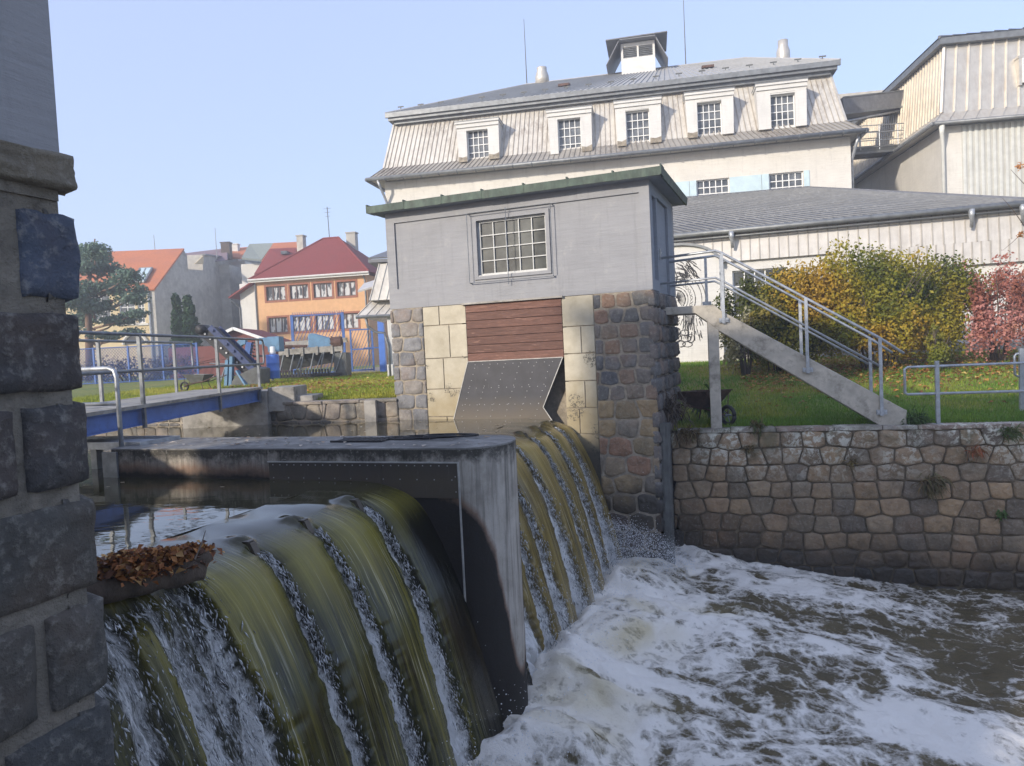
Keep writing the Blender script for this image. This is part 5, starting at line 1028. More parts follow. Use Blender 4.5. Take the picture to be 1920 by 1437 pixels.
# conveyor bridges between the mill and the right building
mr=MF.w((uR,40,0)); 
def cat(name,y0,py0,py1,w,label,h_,dk):
    a=MF.w(MF.on_v(1582,py0,y0)); c=atY(1665,py1,a[1]+1.0); T=thing(name,label,'walkway',(a+c)/2); e=(c-a)/np.linalg.norm(c-a); a=a-e*.8; c=c+e*2.5
    n=np.array([-e[1],e[0],0])
    b=MB(); b.beam(a,c,w,h_); b.build('deck',dk,T)
    b=MB()
    for s in(-1,1): b.beam(a+n*s*w/2+np.array([0,0,h_/2+.03]),c+n*s*w/2+np.array([0,0,h_/2+.03]),.08,.06); b.beam(a+n*s*w/2-np.array([0,0,h_/2+.05]),c+n*s*w/2-np.array([0,0,h_/2+.05]),.10,.09)
    b.build('edge_beam',M_gutter,T)
    return T,a,c,n,w
T1,a,c,n,w=cat('roofed_conveyor',41,205,195,1.6,'upper covered conveyor bridge spanning from mill roof to right building',.75,M_zinc)
T2,a,c,n,w=cat('walkway',40,290,283,1.3,'lower open steel walkway between the mill and the right building',.18,M_dgrey)
b=MB()
for s in(-1,1):
    for z in(.45,.85,1.2): b.tube([a+n*s*w/2+np.array([0,0,z]),c+n*s*w/2+np.array([0,0,z])],.025,6)
    for k in range(6): p=a+(c-a)*k/5+n*s*w/2; b.tube([p,p+np.array([0,0,1.2])],.025,6)
b.build('railing',M_galv,T2)
b=MB()
for dz_ in(2.0,2.45): b.tube([a+np.array([-.3,0,dz_-.5]),c+np.array([0,0,dz_+.2])],.07,7)
tag(b.build('transfer_pipes',M_galv,None,True),'pair of slanting grey pipes between the two conveyor bridges','pipe')
p=atY(1648,318,44); b=MB(); b.tube([p,p+np.array([.25,0,-6])],.09,8); tag(b.build('support_post',M_gutter),'thin slanting post below the eave between the two mill buildings','post')
b=MB(RF_); q=RF_.l(atY(1620,330,47)); b.box(q[0]-3,q[0]+6,q[1],q[1]+3,-1,q[2]+5.3); tag(b.build('rear_tower',M_greywall),'grey block standing behind the gap between the mill buildings','building')
# ================================================================ LEFT BACKGROUND
def z2(x,y): return x/3.0476+130,y/3.0476+380      # crop pixel -> picture pixel
OF=Frame(9.5); OV=58.0
def o_(x,y,v=OV): return OF.on_v(*z2(x,y),v)
x0,x1=o_(1068,600)[0],o_(1702,500)[0]; ze=o_(1700,408)[2]; GZ=-.5
T=thing('orange_house','orange two storey house with dark red hipped roof and brown framed windows','house',OF.w(((x0+x1)/2,OV+4,GZ)))
wl=[(1125,480,1235,562),(1260,470,1366,553),(1395,460,1502,543),(1530,450,1637,533),(1140,655,1247,745),(1272,645,1380,736),(1408,643,1512,730),(1545,637,1652,722)]
H=[]
for a,c,d,e in wl:
    p,q=o_(a,(c+e)/2),o_(d,(c+e)/2); zt=o_((a+d)/2,c)[2]; zb=o_((a+d)/2,e)[2]; H.append((p[0],q[0],zb,zt))
for r in(H[:4],H[4:]):
    zb=sum(i[2] for i in r)/4; zt=sum(i[3] for i in r)/4
    for k in range(4): r[k]=(r[k][0],r[k][1],zb,zt)
    H=(r+H[4:]) if r[0][2]>H[4][2]+1 else H[:4]+r
b=MB(OF); b.wall(x0,x1,GZ-1,ze-.03,OV,OV+.35,H); b.box(x1-.3,x1,OV+.351,OV+9,GZ-1,ze-.03); b.box(x0,x0+.3,OV+.351,OV+9,GZ-1,ze-.03); b.build('wall',M_orange,T)
for u0_,u1_,zb,zt in H:
    b=MB(OF); b.wall(u0_-.16,u1_+.16,zb-.16,zt+.16,OV-.03,OV-.003,[(u0_,u1_,zb,zt)]); s=b.build('window_surround',M_brickred,T)
    b=MB(OF); v=OV+.10; b.wall(u0_,u1_,zb,zt,v,v+.07,[(u0_+.08,u0_+(u1_-u0_)*.33-.04,zb+.08,zt-.08),(u0_+(u1_-u0_)*.33+.04,u0_+(u1_-u0_)*.67-.04,zb+.08,zt-.08),(u0_+(u1_-u0_)*.67+.04,u1_-.08,zb+.08,zt-.08)]); f=b.build('window_frame',M_bframe,s)
    b=MB(OF); b.box(u0_+.02,u1_-.02,v+.075,v+.09,zb+.02,zt-.02); b.build('pane',M_curtain,s)
eL=o_(1022,440,OV-.5); eR=o_(1712,395,OV-.5); r0=o_(1440,203,OV+4); r1=o_(1528,196,OV+4); zE=(eL[2]+eR[2])/2; zr=(r0[2]+r1[2])/2
b=MB(OF); A=(eL[0],OV-.5,zE); B_=(eR[0],OV-.5,zE); C_=(eR[0],OV+9.3,zE); D_=(eL[0],OV+9.3,zE); E1=(r0[0],OV+4.4,zr); E2=(r1[0],OV+4.4,zr)
b.face(A,B_,E2,E1); b.face(B_,C_,E2); b.face(C_,D_,E1,E2); b.face(D_,A,E1); b.face(A,D_,C_,B_)
for p,q in((A,E1),(B_,E2),(E1,E2)): b.tube([p,q],.10,6)
roof=b.build('roof',M_roofred,T)
for x,y0_,y1_,w in((1314,185,290,.6),(1605,168,270,.85)):
    p=o_(x,y0_,OV+5); q=o_(x,y1_,OV+5); b=MB(OF); b.box(p[0]-w/2,p[0]+w/2,OV+5,OV+5.7,q[2]-1.2,p[2]-.1); b.box(p[0]-w/2-.07,p[0]+w/2+.07,OV+4.93,OV+5.77,p[2]-.099,p[2]); b.build('chimney',M_greywall,roof)
b=MB(OF); b.tube([(A[0],OV-.6,zE-.06),(B_[0],OV-.6,zE-.06)],.09,6); b.box(A[0],B_[0],OV-.52,OV-.45,zE-.28,zE-.16); b.build('gutter',M_white,T)
b=MB(OF); p=o_(1082,740); b.tube([(x0+.05,OV-.08,zE-.3),(x0+.05,OV-.08,GZ-.3)],.06,6); b.tube([(x1-.15,OV-.5,zE-.1),(x1-.15,OV-.08,zE-.6),(x1-.15,OV-.08,GZ-.3)],.06,6); b.build('downpipe',M_gutter,T)
p=o_(1470,25,OV+4.4); b=MB(OF); b.tube([(r0[0]+.6,OV+4.4,zr-.1),(r0[0]+.55,OV+4.4,p[2])],.035,6)
for k,(z,l) in enumerate(((.15,.35),(.5,.28),(.85,.22))): b.tube([(r0[0]+.55-l,OV+4.4,p[2]-z),(r0[0]+.55+l,OV+4.4,p[2]-z)],.015,5)
b.build('aerial',M_dgrey,T)
# lower wing on its left
T=thing('house_wing','narrow white rendered wing with a red lean-to roof left of the orange house','house',OF.w((x0-1.3,OV+5,GZ)))
w0=o_(962,600)[0]; b=MB(OF); zt=o_(1000,500)[2]; b.box(w0,x0-.01,OV+.5,OV+9,GZ-1,zt+.6); b.build('wall',M_white,T)
a=o_(910,548,OV-.2); c=o_(1030,442,OV-.2); b=MB(OF); b.slab([(a[0],OV-.2,a[2]),(x0+.02,OV-.2,c[2]-.15),(x0+.02,OV+9,c[2]-.15),(a[0],OV+9,a[2])],.12); b.build('roof',M_roofred,T)
b=MB(OF); b.tube([(a[0]+.1,OV-.1,a[2]-.1),(w0-.05,OV+.4,a[2]-.8),(w0-.05,OV+.42,GZ)],.05,6); b.build('downpipe',M_gutter,T)
# gable house on the left: its eave runs along the street, the bare gable wall recedes to the right
GY=72.0
def g_(x,y,Y=GY): return atY(*z2(x,y),Y)
def P3(p): return tuple(p)
ap=g_(650,268,73.0); le=g_(485,492,66.0); gd=(ap-le)*np.array([1,1,0]); gd/=np.linalg.norm(gd); gn=np.array([gd[1],-gd[0],0])      # along the wall, out of the wall
lv=np.array([-gn[0],-gn[1],0])
def on_g(x,y,o=0.): d=ray(*z2(x,y)); return d*(((le+gn*o)@gn)/(d@gn))
T=thing('gable_house','old ochre house with tall bare grey gable wall and orange tiled roof with skylight','house',(le[0]-4,le[1]+3,-.7))
re=on_g(672,300); tl=np.linalg.norm((re-le)[:2])
class GFr:                                                         # wall frame: (along, depth into the house, z)
    def w(s,p): return le*np.array([1,1,0])+gd*p[0]-gn*p[1]+np.array([0,0,p[2]])
    def l(s,P): q=P-le*np.array([1,1,0]); return np.array([q@gd,-(q@gn),P[2]])
GG_=GFr(); la=GG_.l(ap); lr=GG_.l(re)
b=MB(GG_); b.prism([(0,le[2]),(la[0],la[2]),(lr[0],lr[2]),(lr[0],-1),(0,-1)],'v',0,.4); b.build('gable_wall',M_greywall,T)
LN=14.0; b=MB(GG_); b.slab([(la[0],-.1,la[2]+.1),(la[0],LN,la[2]+.1),(-.25,LN,le[2]-.05),(-.25,-.1,le[2]-.05)],-.16); rf=b.build('roof',M_rooforange,T)
n_r=np.cross(GG_.w((la[0],LN,la[2]+.3))-GG_.w((la[0],0,la[2]+.3)),GG_.w((-.25,0,le[2]+.15))-GG_.w((la[0],0,la[2]+.3))); p_r=GG_.w((la[0],0,la[2]+.3))
def onroof(x,y): d=ray(*z2(x,y)); return d*((p_r@n_r)/(d@n_r))
q=[onroof(*i) for i in((372,450),(430,452),(474,374),(405,377))]; b=MB(); b.slab([P3(i) for i in q],.06); s=b.build('skylight',M_bluepanel,rf)
b=MB()
for i in range(4): b.beam(q[i],q[(i+1)%4],.16,.16)
b.beam((q[0]+q[1])/2,(q[2]+q[3])/2,.12,.14); b.beam((q[0]+q[3])/2,(q[1]+q[2])/2,.10,.14); b.build('skylight_frame',M_gutter,s)
class FFr:                                                         # street front: (to the left of the corner -> negative, depth, z)
    def w(s,p): return le*np.array([1,1,0])-gn*(-p[0])+gd*(p[1]+.05)+np.array([0,0,p[2]])
    def l(s,P): q=P-le*np.array([1,1,0]); return np.array([q@gn,q@gd,P[2]])
FF=FFr()
def on_f(x,y): d=ray(*z2(x,y)); return FF.l(d*((le@gd)/(d@gd)))
hs=[]
for X,Y_,w,h_ in((180,600,80,110),(330,620,70,110),(410,620,30,110)): p=on_f(X,Y_); hs.append((p[0]-w*.010,p[0]+w*.010,p[2]-h_*.010,p[2]+h_*.010))
b=MB(FF); b.wall(-LN,-.02,-1.2,le[2]-.15,0,.35,hs); b.build('front_wall',M_yellowwall,T)
for h4 in hs:
    barwin(T,FF,*h4,.1,2,3,M_wframe,M_glass,.08,.03)
    b=MB(FF); b.box(h4[0]-.3,h4[1]+.3,-.14,-.003,h4[2]-.2,h4[2]-.02); b.build('sill',M_cream,T)
p=on_f(378,810); AR=[(p[0]+1.05*math.cos(t),p[2]+.95*math.sin(t)) for t in np.linspace(0,math.pi,13)]; b=MB(FF); b.prism(AR,'v',-.03,-.004); b.build('arched_doorway',M_glassd,T)
b=MB(FF); b.tube([(a[0],-.12,a[1]) for a in AR],.14,6); b.build('arch_moulding',M_cream,T)
b=MB(FF); b.tube([(-.5,-.15,le[2]-.25),(-.5,-.15,-.8)],.11,6); b.build('downpipe',M_galv,T)
# blank grey party wall with stepped top, on the same line
T=thing('blank_wall_house','blank weather stained grey party wall of a house behind the thuja','house',on_g(880,700))
def lg(x,y): return GG_.l(on_g(x,y))
P=[lg(672,350),lg(770,350),lg(775,300),lg(1105,345)]; x2=lg(1120,500)[0]+1
b=MB(GG_); b.prism([(lr[0]+.02,-1),(lr[0]+.02,P[0][2]-.5),(P[1][0],P[1][2]-.7),(P[1][0]+.02,P[2][2]),(P[3][0],P[3][2]),(x2,P[3][2]-.5),(x2,-1)],'v',.15,8); b.build('wall',M_greywall,T)
b=MB(GG_); b.beam((P[2][0],.2,P[2][2]+.07),(P[3][0],.2,P[3][2]+.07),.5,.13); b.build('coping',M_gutter,T)
p=lg(948,635); b=MB(GG_); b.box(p[0]-.35,p[0]+.35,.08,.149,p[2]-.8,p[2]+.8); b.build('window',M_glassd,T)
q=[lg(720,352),lg(770,352),lg(770,303)]; b=MB(GG_); b.prism([(i[0],i[2]) for i in q],'v',.05,.149); b.build('gable_corner',M_yellowwall,T)
# roofs farther back
def farroof(name,label,pts,Y,mat,wallm,chim=()):
    P=[g_(x,y,Y+dy) for x,y,dy in pts]; c=sum(P)/len(P); T=thing(name,label,'house',(c[0],Y+3,-.7))
    b=MB(); b.slab([P3(p) for p in P],.2); rf=b.build('roof',mat,T)
    xs=[p[0] for p in P]; zl=min(p[2] for p in P); b=MB(); b.box(min(xs)+.3,max(xs)-.3,Y+1,Y+9,-1,zl-.05); b.build('wall',wallm,T)
    for x,y0_,y1_,w,mm in chim:
        p=g_(x,y0_,Y+3); q=g_(x,y1_,Y+3); b=MB(); b.box(p[0]-w/2,p[0]+w/2,Y+3,Y+3.8,q[2]-1,p[2]-.12); b.box(p[0]-w/2-.08,p[0]+w/2+.08,Y+2.92,Y+3.88,p[2]-.119,p[2]); b.build('chimney',mm,rf)
    return T
farroof('far_house','distant house with dull violet roof rising behind the grey gable',[(672,345,0),(735,352,0),(905,330,0),(905,262,5),(672,290,5)],82,M_roofviolet,M_greywall,[(888,225,275,1.0,M_bark)])
farroof('far_house','distant house with orange roof and a cream chimney behind the blank wall',[(900,320,0),(1000,325,0),(1040,262,5),(955,268,5)],86,M_rooforange,M_cream,[(936,235,320,1.0,M_cream)])
farroof('far_house','distant house with mossy grey green roof between two red roofs',[(985,326,0),(1098,338,0),(1168,241,5),(1030,246,5)],80,M_roofgreen,M_cream)
farroof('far_house','distant house with red roof directly behind the orange house',[(1100,345,0),(1290,335,0),(1345,232,6),(1168,241,6)],78,M_rooforange,M_cream)
T=farroof('far_house','dark red roofed house with a small roof light just left of the orange house roof',[(1060,420,0),(1290,370,0),(1300,268,4),(1150,275,4)],66,M_roofred,M_cream)
p=g_(1241,292,68.8); b=MB(); b.box(p[0]-.3,p[0]+.3,68.0,69.2,p[2]-.15,p[2]+.15); b.build('roof_light',M_glass,T)
for (x,y0_,y1_,label) in((490,270,185,'thin aerial mast above the orange roofed gable house'),(840,265,145,'thin slanted aerial mast above the violet roof')):
    p=g_(x,y0_,80); q=g_(x-8,y1_,80); b=MB(); b.tube([p-np.array([0,0,1]),q],[.05,.03],5); tag(b.build('aerial_mast',M_gutter),label,'mast')
# annex with flared metal skirt just left of the gatehouse
T=thing('annex','small white annex with flared seamed metal skirt left of the gatehouse','building',atY(760,700,27.5))
AY=27.0
def an(x,y,Y=AY): return atY(*z2(x,y),Y)
e0=an(1640,652); e1=an(1715,560); e2=an(1762,345); cp0=an(1700,322); cp1=an(1815,285)
X2=e0[0]+5.5; b=MB()
for p,q in((e0,e1),(e1,e2)):
    b.face((p[0],AY,p[2]),(X2,AY,p[2]),(X2,AY+(q[0]-p[0])*.8,q[2]),(q[0],AY+(q[0]-p[0])*.8,q[2])); b.face((p[0],AY+6,p[2]),(p[0],AY,p[2]),(q[0],AY+(q[0]-p[0])*.8,q[2]),(q[0],AY+6,q[2]))
    seams(b,(p[0],AY,p[2]),(X2,AY,p[2]),(q[0],AY+(q[0]-p[0])*.8,q[2]),(X2,AY+(q[0]-p[0])*.8,q[2]),16,.03,.03)
b.build('metal_skirt',M_clad,T)
b=MB(); b.slab([(cp0[0],AY+.2,e2[2]+.05),(X2,AY+.2,e2[2]+.05),(X2,AY+6,e2[2]+.05),(cp0[0],AY+6,e2[2]+.05)],.12); b.slab([(cp0[0],AY+.2,e2[2]+.18),(X2,AY+.2,e2[2]+.18),(X2,AY+3.2,e2[2]+1.1),(cp1[0],AY+3.2,e2[2]+1.0)],.05); b.build('roof',M_zinc,T)
b=MB(); w_=an(1828,700)[0]; b.box(w_,X2,AY+.35,AY+6,-1.2,e0[2]+.02); b.build('wall',M_white,T)
b=MB(); b.box(w_-.08,w_+.24,AY+.05,AY+.349,-1.2,e0[2]); b.box(w_-.16,w_+.06,AY-.02,AY+.30,-1.2,-.25); b.build('corner_pier',M_white,T,False,.02)
b=MB(); b.tube([(e0[0],AY-.08,e0[2]-.03),(X2,AY-.08,e0[2]-.03)],.07,6); b.build('gutter',M_gutter,T)
p=an(1695,670); q=an(1800,745); b=MB(); b.tube([p+np.array([0,-.05,.05]),p+np.array([.05,0,-.25]),(q+p)/2+np.array([0,0,-.22]),q,np.array([q[0]+.12,AY,q[2]-.5]),np.array([q[0]+.14,AY,-.8])],.05,7); b.build('downpipe',M_gutter,T,True)
p=an(1690,500,AY+8); b=MB(); b.slab([P3(an(1650,515,AY+6)),P3(an(1735,490,AY+6)),P3(an(1735,490,AY+6)+np.array([0,1.6,.5])),P3(an(1650,515,AY+6)+np.array([0,1.6,.5]))],.08); b.build('small_canopy',M_clad4,T)
# blue lattice fence, gate and post
FY_=33.0
def f_(x,y,Y=FY_): return atY(*z2(x,y),Y)
T=thing('lattice_fence','tall blue steel lattice fence panel in front of the orange house','fence',f_(1430,940))
def lattice(x0,x1,zb,zt,Y,sp,r,slope=.55,cross=True):
    b=MB(); n=int((x1-x0+(zt-zb)*slope)/sp)
    for k in range(n+1):
        for sg in((1,-1) if cross else(1,)):
            a=x0-(zt-zb)*slope+k*sp; p=[a,zb]; q=[a+(zt-zb)*slope,zt]
            if sg<0: p,q=[a,zt],[a+(zt-zb)*slope,zb]
            d=(q[0]-p[0]); t0=max(0,(x0-p[0])/d); t1=min(1,(x1-p[0])/d)
            if t1-t0<.02: continue
            b.tube([(p[0]+d*t0,Y+.012*sg,p[1]+(q[1]-p[1])*t0),(p[0]+d*t1,Y+.012*sg,p[1]+(q[1]-p[1])*t1)],r,4,cap=False)
    return b
p=f_(1270,650); q=f_(1560,640); zb=-.55; lattice(p[0],q[0],zb,p[2],FY_,.16,.012,0.45,False).build('lattice',M_blue,T)
b=MB(); b.box(p[0]-.06,p[0]+.06,FY_-.05,FY_+.05,zb-.2,p[2]+.05); b.build('post',M_blue,T); b=MB(); b.box(q[0]-.06,q[0]+.06,FY_-.05,FY_+.05,zb-.2,q[2]+.1); b.build('post',M_blue,T)
b=MB(); b.box(p[0],q[0],FY_-.03,FY_+.03,p[2]-.02,p[2]+.03); b.box(p[0],q[0],FY_-.03,FY_+.03,zb,zb+.05); b.build('frame',M_blue,T)
b=MB(); b.tube([(p[0],FY_-.02,zb+1.5),(p[0]+.3,FY_-.05,zb+.02)],.02,5); zt=p[2]
for k in range(30): x=p[0]+(q[0]-p[0])*k/29; b.tube([(x,FY_,zt),(x+.06,FY_,zt+.16)],.010,4)
b.build('spikes',M_blue,T)
T=thing('blue_gate','blue barred swing gate beside the white annex','gate',f_(1670,950))
p=f_(1605,725); q=f_(1728,720); zt=p[2]; b=MB()
for x in(p[0],q[0]): b.box(x-.035,x+.035,FY_-.035,FY_+.035,zb,zt)
for z in(zt-.03,zb+.05,zb+1.0): b.box(p[0],q[0],FY_-.025,FY_+.025,z-.03,z+.03)
b.build('frame',M_blue,T); lattice(p[0],q[0],zb+.05,zt,FY_,.14,.010,.45,False).build('lattice',M_blue,T)
p=f_(1765,700); q=f_(1800,700); b=MB(); b.box(p[0],q[0],FY_-.2,FY_+.1,-.7,f_(1780,668)[2]); b.build('gate_post',M_barrel,T)
b=MB(); b.box(q[0]-1.0,q[0]-.2,FY_-.06,FY_-.02,zb+1.0,zb+1.06); b.build('bolt',M_blue,T)
T=thing('wire_fence','long low blue wire mesh fence across the left lawn behind the footbridge','fence',f_(400,950,36))
p=f_(90,850,36); q=f_(725,800,36); zt=f_(400,822,36)[2]; zb2=-.62
lattice(p[0]-3,q[0],zb2+.05,zt,36,.14,.012,.9).build('mesh',M_blue,T)
b=MB(); b.tube([(p[0]-3,36,zt),(q[0],36,zt)],.03,6); b.tube([(p[0]-3,36,zb2+.05),(q[0],36,zb2+.05)],.025,6); b.build('rail',M_blue,T)
for k in range(6): x=p[0]-3+(q[0]-p[0]+3)*k/5; b=MB(); b.box(x-.04,x+.04,35.96,36.04,zb2-.1,zt+.05); b.build('post',M_blue,T)
# shed
T=thing('garden_shed','low maroon shed with white edged gable roof behind the conveyor','shed',f_(970,900,40))
p=f_(868,765,40); t_=f_(952,727,40); q=f_(1150,800,40); zb=-.7; b=MB(); b.prism([(p[0],zb),(q[0],zb),(q[0],q[2]-.06),(t_[0],t_[2]-.06),(p[0],p[2]-.06)],'v',40,44); b.box(p[0]-3.2,p[0]-.01,40.5,44,zb,f_(760,800,40)[2]-.2); b.build('wall',M_shedred,T)
b=MB(); b.slab([(p[0]-.2,39.7,p[2]-.1),(t_[0],39.7,t_[2]),(t_[0],44.2,t_[2]),(p[0]-.2,44.2,p[2]-.1)],.10); b.slab([(t_[0],39.7,t_[2]),(q[0]+.2,39.7,q[2]-.06),(q[0]+.2,44.2,q[2]-.06),(t_[0],44.2,t_[2])],.10); b.build('roof',M_roofred,T); b=MB(); b.beam((p[0]-.25,39.62,p[2]-.06),(t_[0],39.62,t_[2]+.06),.10,.16); b.beam((t_[0],39.62,t_[2]+.06),(q[0]+.25,39.62,q[2]-.0),.10,.16); b.build('bargeboard',M_wframe,T)
# ================================================================ MACHINES ON THE LEFT LAWN
CY=25.0
def c_(x,y,Y=CY): return atY(*z2(x,y),Y)
GZ2=float(gz(-6,CY))
T=thing('conveyor','inclined dark conveyor with blue side plates standing on the leafy lawn','conveyor',c_(900,1030))
hi=c_(745,728); lo=c_(1052,1000); hi2=c_(800,712); lo2=c_(1075,985)
def plate(p,q,w,t,y): 
    d=(q-p)/np.linalg.norm(q-p); n=np.array([-d[2],0,d[0]]); n=n if n[2]>0 else -n; return [(p+n*w/2)+np.array([0,y,0]),(q+n*w/2)+np.array([0,y,0]),(q-n*w/2)+np.array([0,y,0]),(p-n*w/2)+np.array([0,y,0])]
for y,mm,nm,w in((0,M_navy,'side_plate',.20),(.75,M_navy,'side_plate',.20)):
    b=MB(); b.slab([P3(i) for i in plate(hi2,lo2,w,.04,y)],.05); d_=lo2-hi2
    for k in range(7): i=hi2+d_*(k+.5)/7+np.array([0,y-.06,0]); b.box(i[0]-.04,i[0]+.04,i[1],i[1]+.05,i[2]-.04,i[2]+.04)
    b.build(nm,mm,T)
b=MB(); q=plate(hi2,lo2,.06,.02,.06); b.add(q+[i+np.array([0,.62,0]) for i in q],[(0,1,2,3),(7,6,5,4),(0,4,5,1),(1,5,6,2),(2,6,7,3),(3,7,4,0)])
b.build('belt',M_black,T)
b=MB(); q=plate(hi,lo,.36,.04,.15); b.add(q+[i+np.array([0,.42,0]) for i in q],[(0,1,2,3),(7,6,5,4),(0,4,5,1),(1,5,6,2),(2,6,7,3),(3,7,4,0)])
for k in range(9): i=hi+(lo-hi)*(k+.7)/10+np.array([0,.13,-.02]); b.tube([i,i+np.array([0,.05,0])],.05,8)
b.build('underframe',M_black,T)
b=MB()
for k in range(9): i=hi+(lo-hi)*(k+.7)/10+np.array([0,.10,-.02]); b.tube([i,i+np.array([0,.025,0])],.035,8)
b.build('rollers',M_rivet,T)
b=MB(); b.tube([hi+np.array([-.02,.05,.02]),hi+np.array([-.02,.68,.02])],.17,14); b.build('head_drum',M_black,T,True)
b=MB(); i=lo; b.prism([(i[0]-.85,GZ2+.02),(i[0]+.25,GZ2+.02),(i[0]+.30,GZ2+.55),(i[0]+.10,GZ2+.62),(i[0]-.55,GZ2+.35)],'v',CY-.1,CY+.9); b.build('hopper',M_dgrey,T)
b=MB()
for x,y in((905,900),(930,880)):
    p=c_(x,y); b.beam(p,np.array([p[0]-.10,p[1],GZ2]),.22,.10)
i=c_(960,960); b.beam(i,np.array([i[0]+.35,CY-.15,GZ2]),.16,.06); b.build('legs',M_lblue,T)
b=MB(); pts=[c_(945,905),c_(940,800),c_(965,790),c_(1000,800)]; b.tube([c_(855,905),c_(855,1030)],.03,6); b.tube([c_(770,1000),c_(1000,985)],.025,6); b.tube([c_(800,920),c_(945,925)],.025,6); b.tube([c_(865,1025),c_(905,890)],.025,6); b.build('bracing',M_galvd,T)
RY=27.5
T=thing('trash_rake','light blue curved trash rake machine head behind the bridge railing','machine',atY(*z2(1030,960),RY))
b=MB()
def arcslab(b,x,y,r0,r1,a0,a1,Y,t):
    c=atY(*z2(x,y),Y); k=Y/F/3.0476*1.0; A=np.linspace(R_(a0),R_(a1),11)
    for a,e in zip(A,A[1:]): b.prism([(c[0]+r*k*math.cos(q),c[2]+r*k*math.sin(q)) for r,q in((r0,a),(r1,a),(r1,e),(r0,e))],'v',Y,Y+t)
arcslab(b,1000,840,30,62,80,200,RY,.25); b.build('curved_arm',M_lblue,T); b=MB(); arcslab(b,1120,835,15,60,-20,95,RY,.4)
i=atY(*z2(1160,800),RY); b.box(i[0]-.15,i[0]+.28,RY-.1,RY+.5,i[2]-.35,i[2]+.22); j=atY(*z2(1090,805),RY); b.box(j[0]-.05,i[0]-.15,RY+.05,RY+.35,i[2]-.05,i[2]+.20); b.build('housing',M_lblue,T)
b=MB(); p=atY(*z2(1032,800),RY-.3); q=atY(*z2(1015,905),RY-.3); b.beam(p,q,.26,.2); b.build('chain_guide',M_blue,T)
b=MB()
for k in range(7): i=p+(q-p)*k/6; b.tube([i+np.array([.12,-.1,0]),i+np.array([.26,-.1,-.04])],.025,5)
b.build('teeth',M_black,T)
b=MB(); b.tube([atY(*z2(1050,880),RY),atY(*z2(1130,875),RY)],.04,6); b.build('cross_bar',M_dgrey,T); b=MB(); b.tube([atY(*z2(1060,900),RY),np.array([atY(*z2(1060,900),RY)[0],RY,-.75])],.05,6); b.build('leg',M_dgrey,T); b=MB(); b.tube([atY(*z2(1150,840),RY),np.array([atY(*z2(1150,840),RY)[0],RY,-.75])],.06,6); b.build('leg',M_dgrey,T)
p=atY(*z2(1168,1000),26.3); q=atY(*z2(1168,868),26.3); b=MB(); r_=.23; h_=q[2]-p[2]; b.lathe((p[0],26.3,p[2]-.04),[(r_*.96,0),(r_,.03),(r_,h_*.33),(r_*1.03,h_*.345),(r_,h_*.36),(r_,h_*.66),(r_*1.03,h_*.675),(r_,h_*.69),(r_,h_-.02),(r_*.97,h_+.03),(r_*.9,h_+.035)],22)
tag(b.build('barrel',M_barrel,None,True),'bright blue upright barrel between the rake machine and the trough','barrel')
p=atY(*z2(1162,862),26.3); b=MB(); b.lathe((p[0],26.3,q[2]+.01),[(.11,0),(.11,.10),(.09,.12),(.09,.26),(.05,.28)],12); tag(b.build('canister',M_wframe,None,True),'small white canister standing on the blue barrel','canister')
# big grey tipped trough
TY=29.5
def t2(x,y,Y=TY): return atY(*z2(x,y),Y)
T=thing('steel_trough','long grey slanted steel trough on struts with a blue motor on top','machine',t2(1380,985))
a,c,d,e=t2(1200,858),t2(1562,832),t2(1500,915),t2(1195,965); b=MB(); bk=np.array([0,.9,.35])
b.slab([P3(a),P3(c),P3(d+np.array([0,.5,0])),P3(e+np.array([0,.5,0]))],.05); b.build('sloping_side',M_dgrey,T)
b=MB(); b.beam(a,c,.22,.24); b.beam(a+bk,c+bk,.15,.2)
for k in range(4): i=a+(c-a)*(k+.6)/4.3; b.box(i[0]-.05,i[0]+.05,i[1]-.16,i[1]-.115,i[2]-.2,i[2]+.14)
b.build('rim',M_conc,T)
b=MB()
for k in range(6):
    i=a+(c-a)*(k+.5)/6.3; b.tube([i+np.array([0,-.1,-.1]),np.array([i[0]-.25,TY-.15,-.62])],.03,6)
    if k%2: b.tube([i+np.array([.35,-.1,-.1]),np.array([i[0]-.05,TY-.15,-.62])],.025,6)
b.build('struts',M_galvd,T)
b=MB(); b.box(e[0],d[0]+.4,TY-.3,TY+1,-.62,-.5); 
for k in range(18): x=e[0]+(d[0]-e[0])*k/18; b.box(x,x+.07,TY-.33,TY-.301,-.58,-.32)
b.build('base_frame',M_black,T)
p=t2(1560,840); b=MB(); b.box(p[0]-.35,p[0]+.15,TY-.1,TY+.8,-.7,p[2]-.12); b.build('end_pier',M_dgrey,T)
b=MB(); i,j=t2(1355,800),t2(1490,808); b.prism([(i[0],i[2]-.28),(i[0]+.02,i[2]+.32),(i[0]+.15,i[2]+.38),(j[0],j[2]+.22),(j[0],j[2]-.22)],'v',TY+.2,TY+.8); b.build('motor_cover',M_lblue,T,False,.03)
b=MB(); p=t2(1512,805); b.tube([p+np.array([-.1,.1,0]),p+np.array([.3,.1,.02])],.26,12)
for k in range(8): a_=k*.785; b.tube([p+np.array([-.12,.1,0]),p+np.array([-.12,.1,0])+.30*np.array([0,math.cos(a_)*.8,math.sin(a_)])],.03,5)
b.build('gear',M_rust,T)
b=MB(); b.tube([t2(1180,822),t2(1355,822)],.06,7); p=t2(1200,820); b.tube([p+np.array([-.07,0,0]),p+np.array([.07,0,0])],.16,10); b.build('drive_shaft',M_rust,T)
p=c_(745,1050,22.5); barrow((p[0],22.5,float(gz(p[0],22.5))),R_(165),'grey wheelbarrow on the leaf covered left lawn beyond the footbridge',M_dgrey,.8)
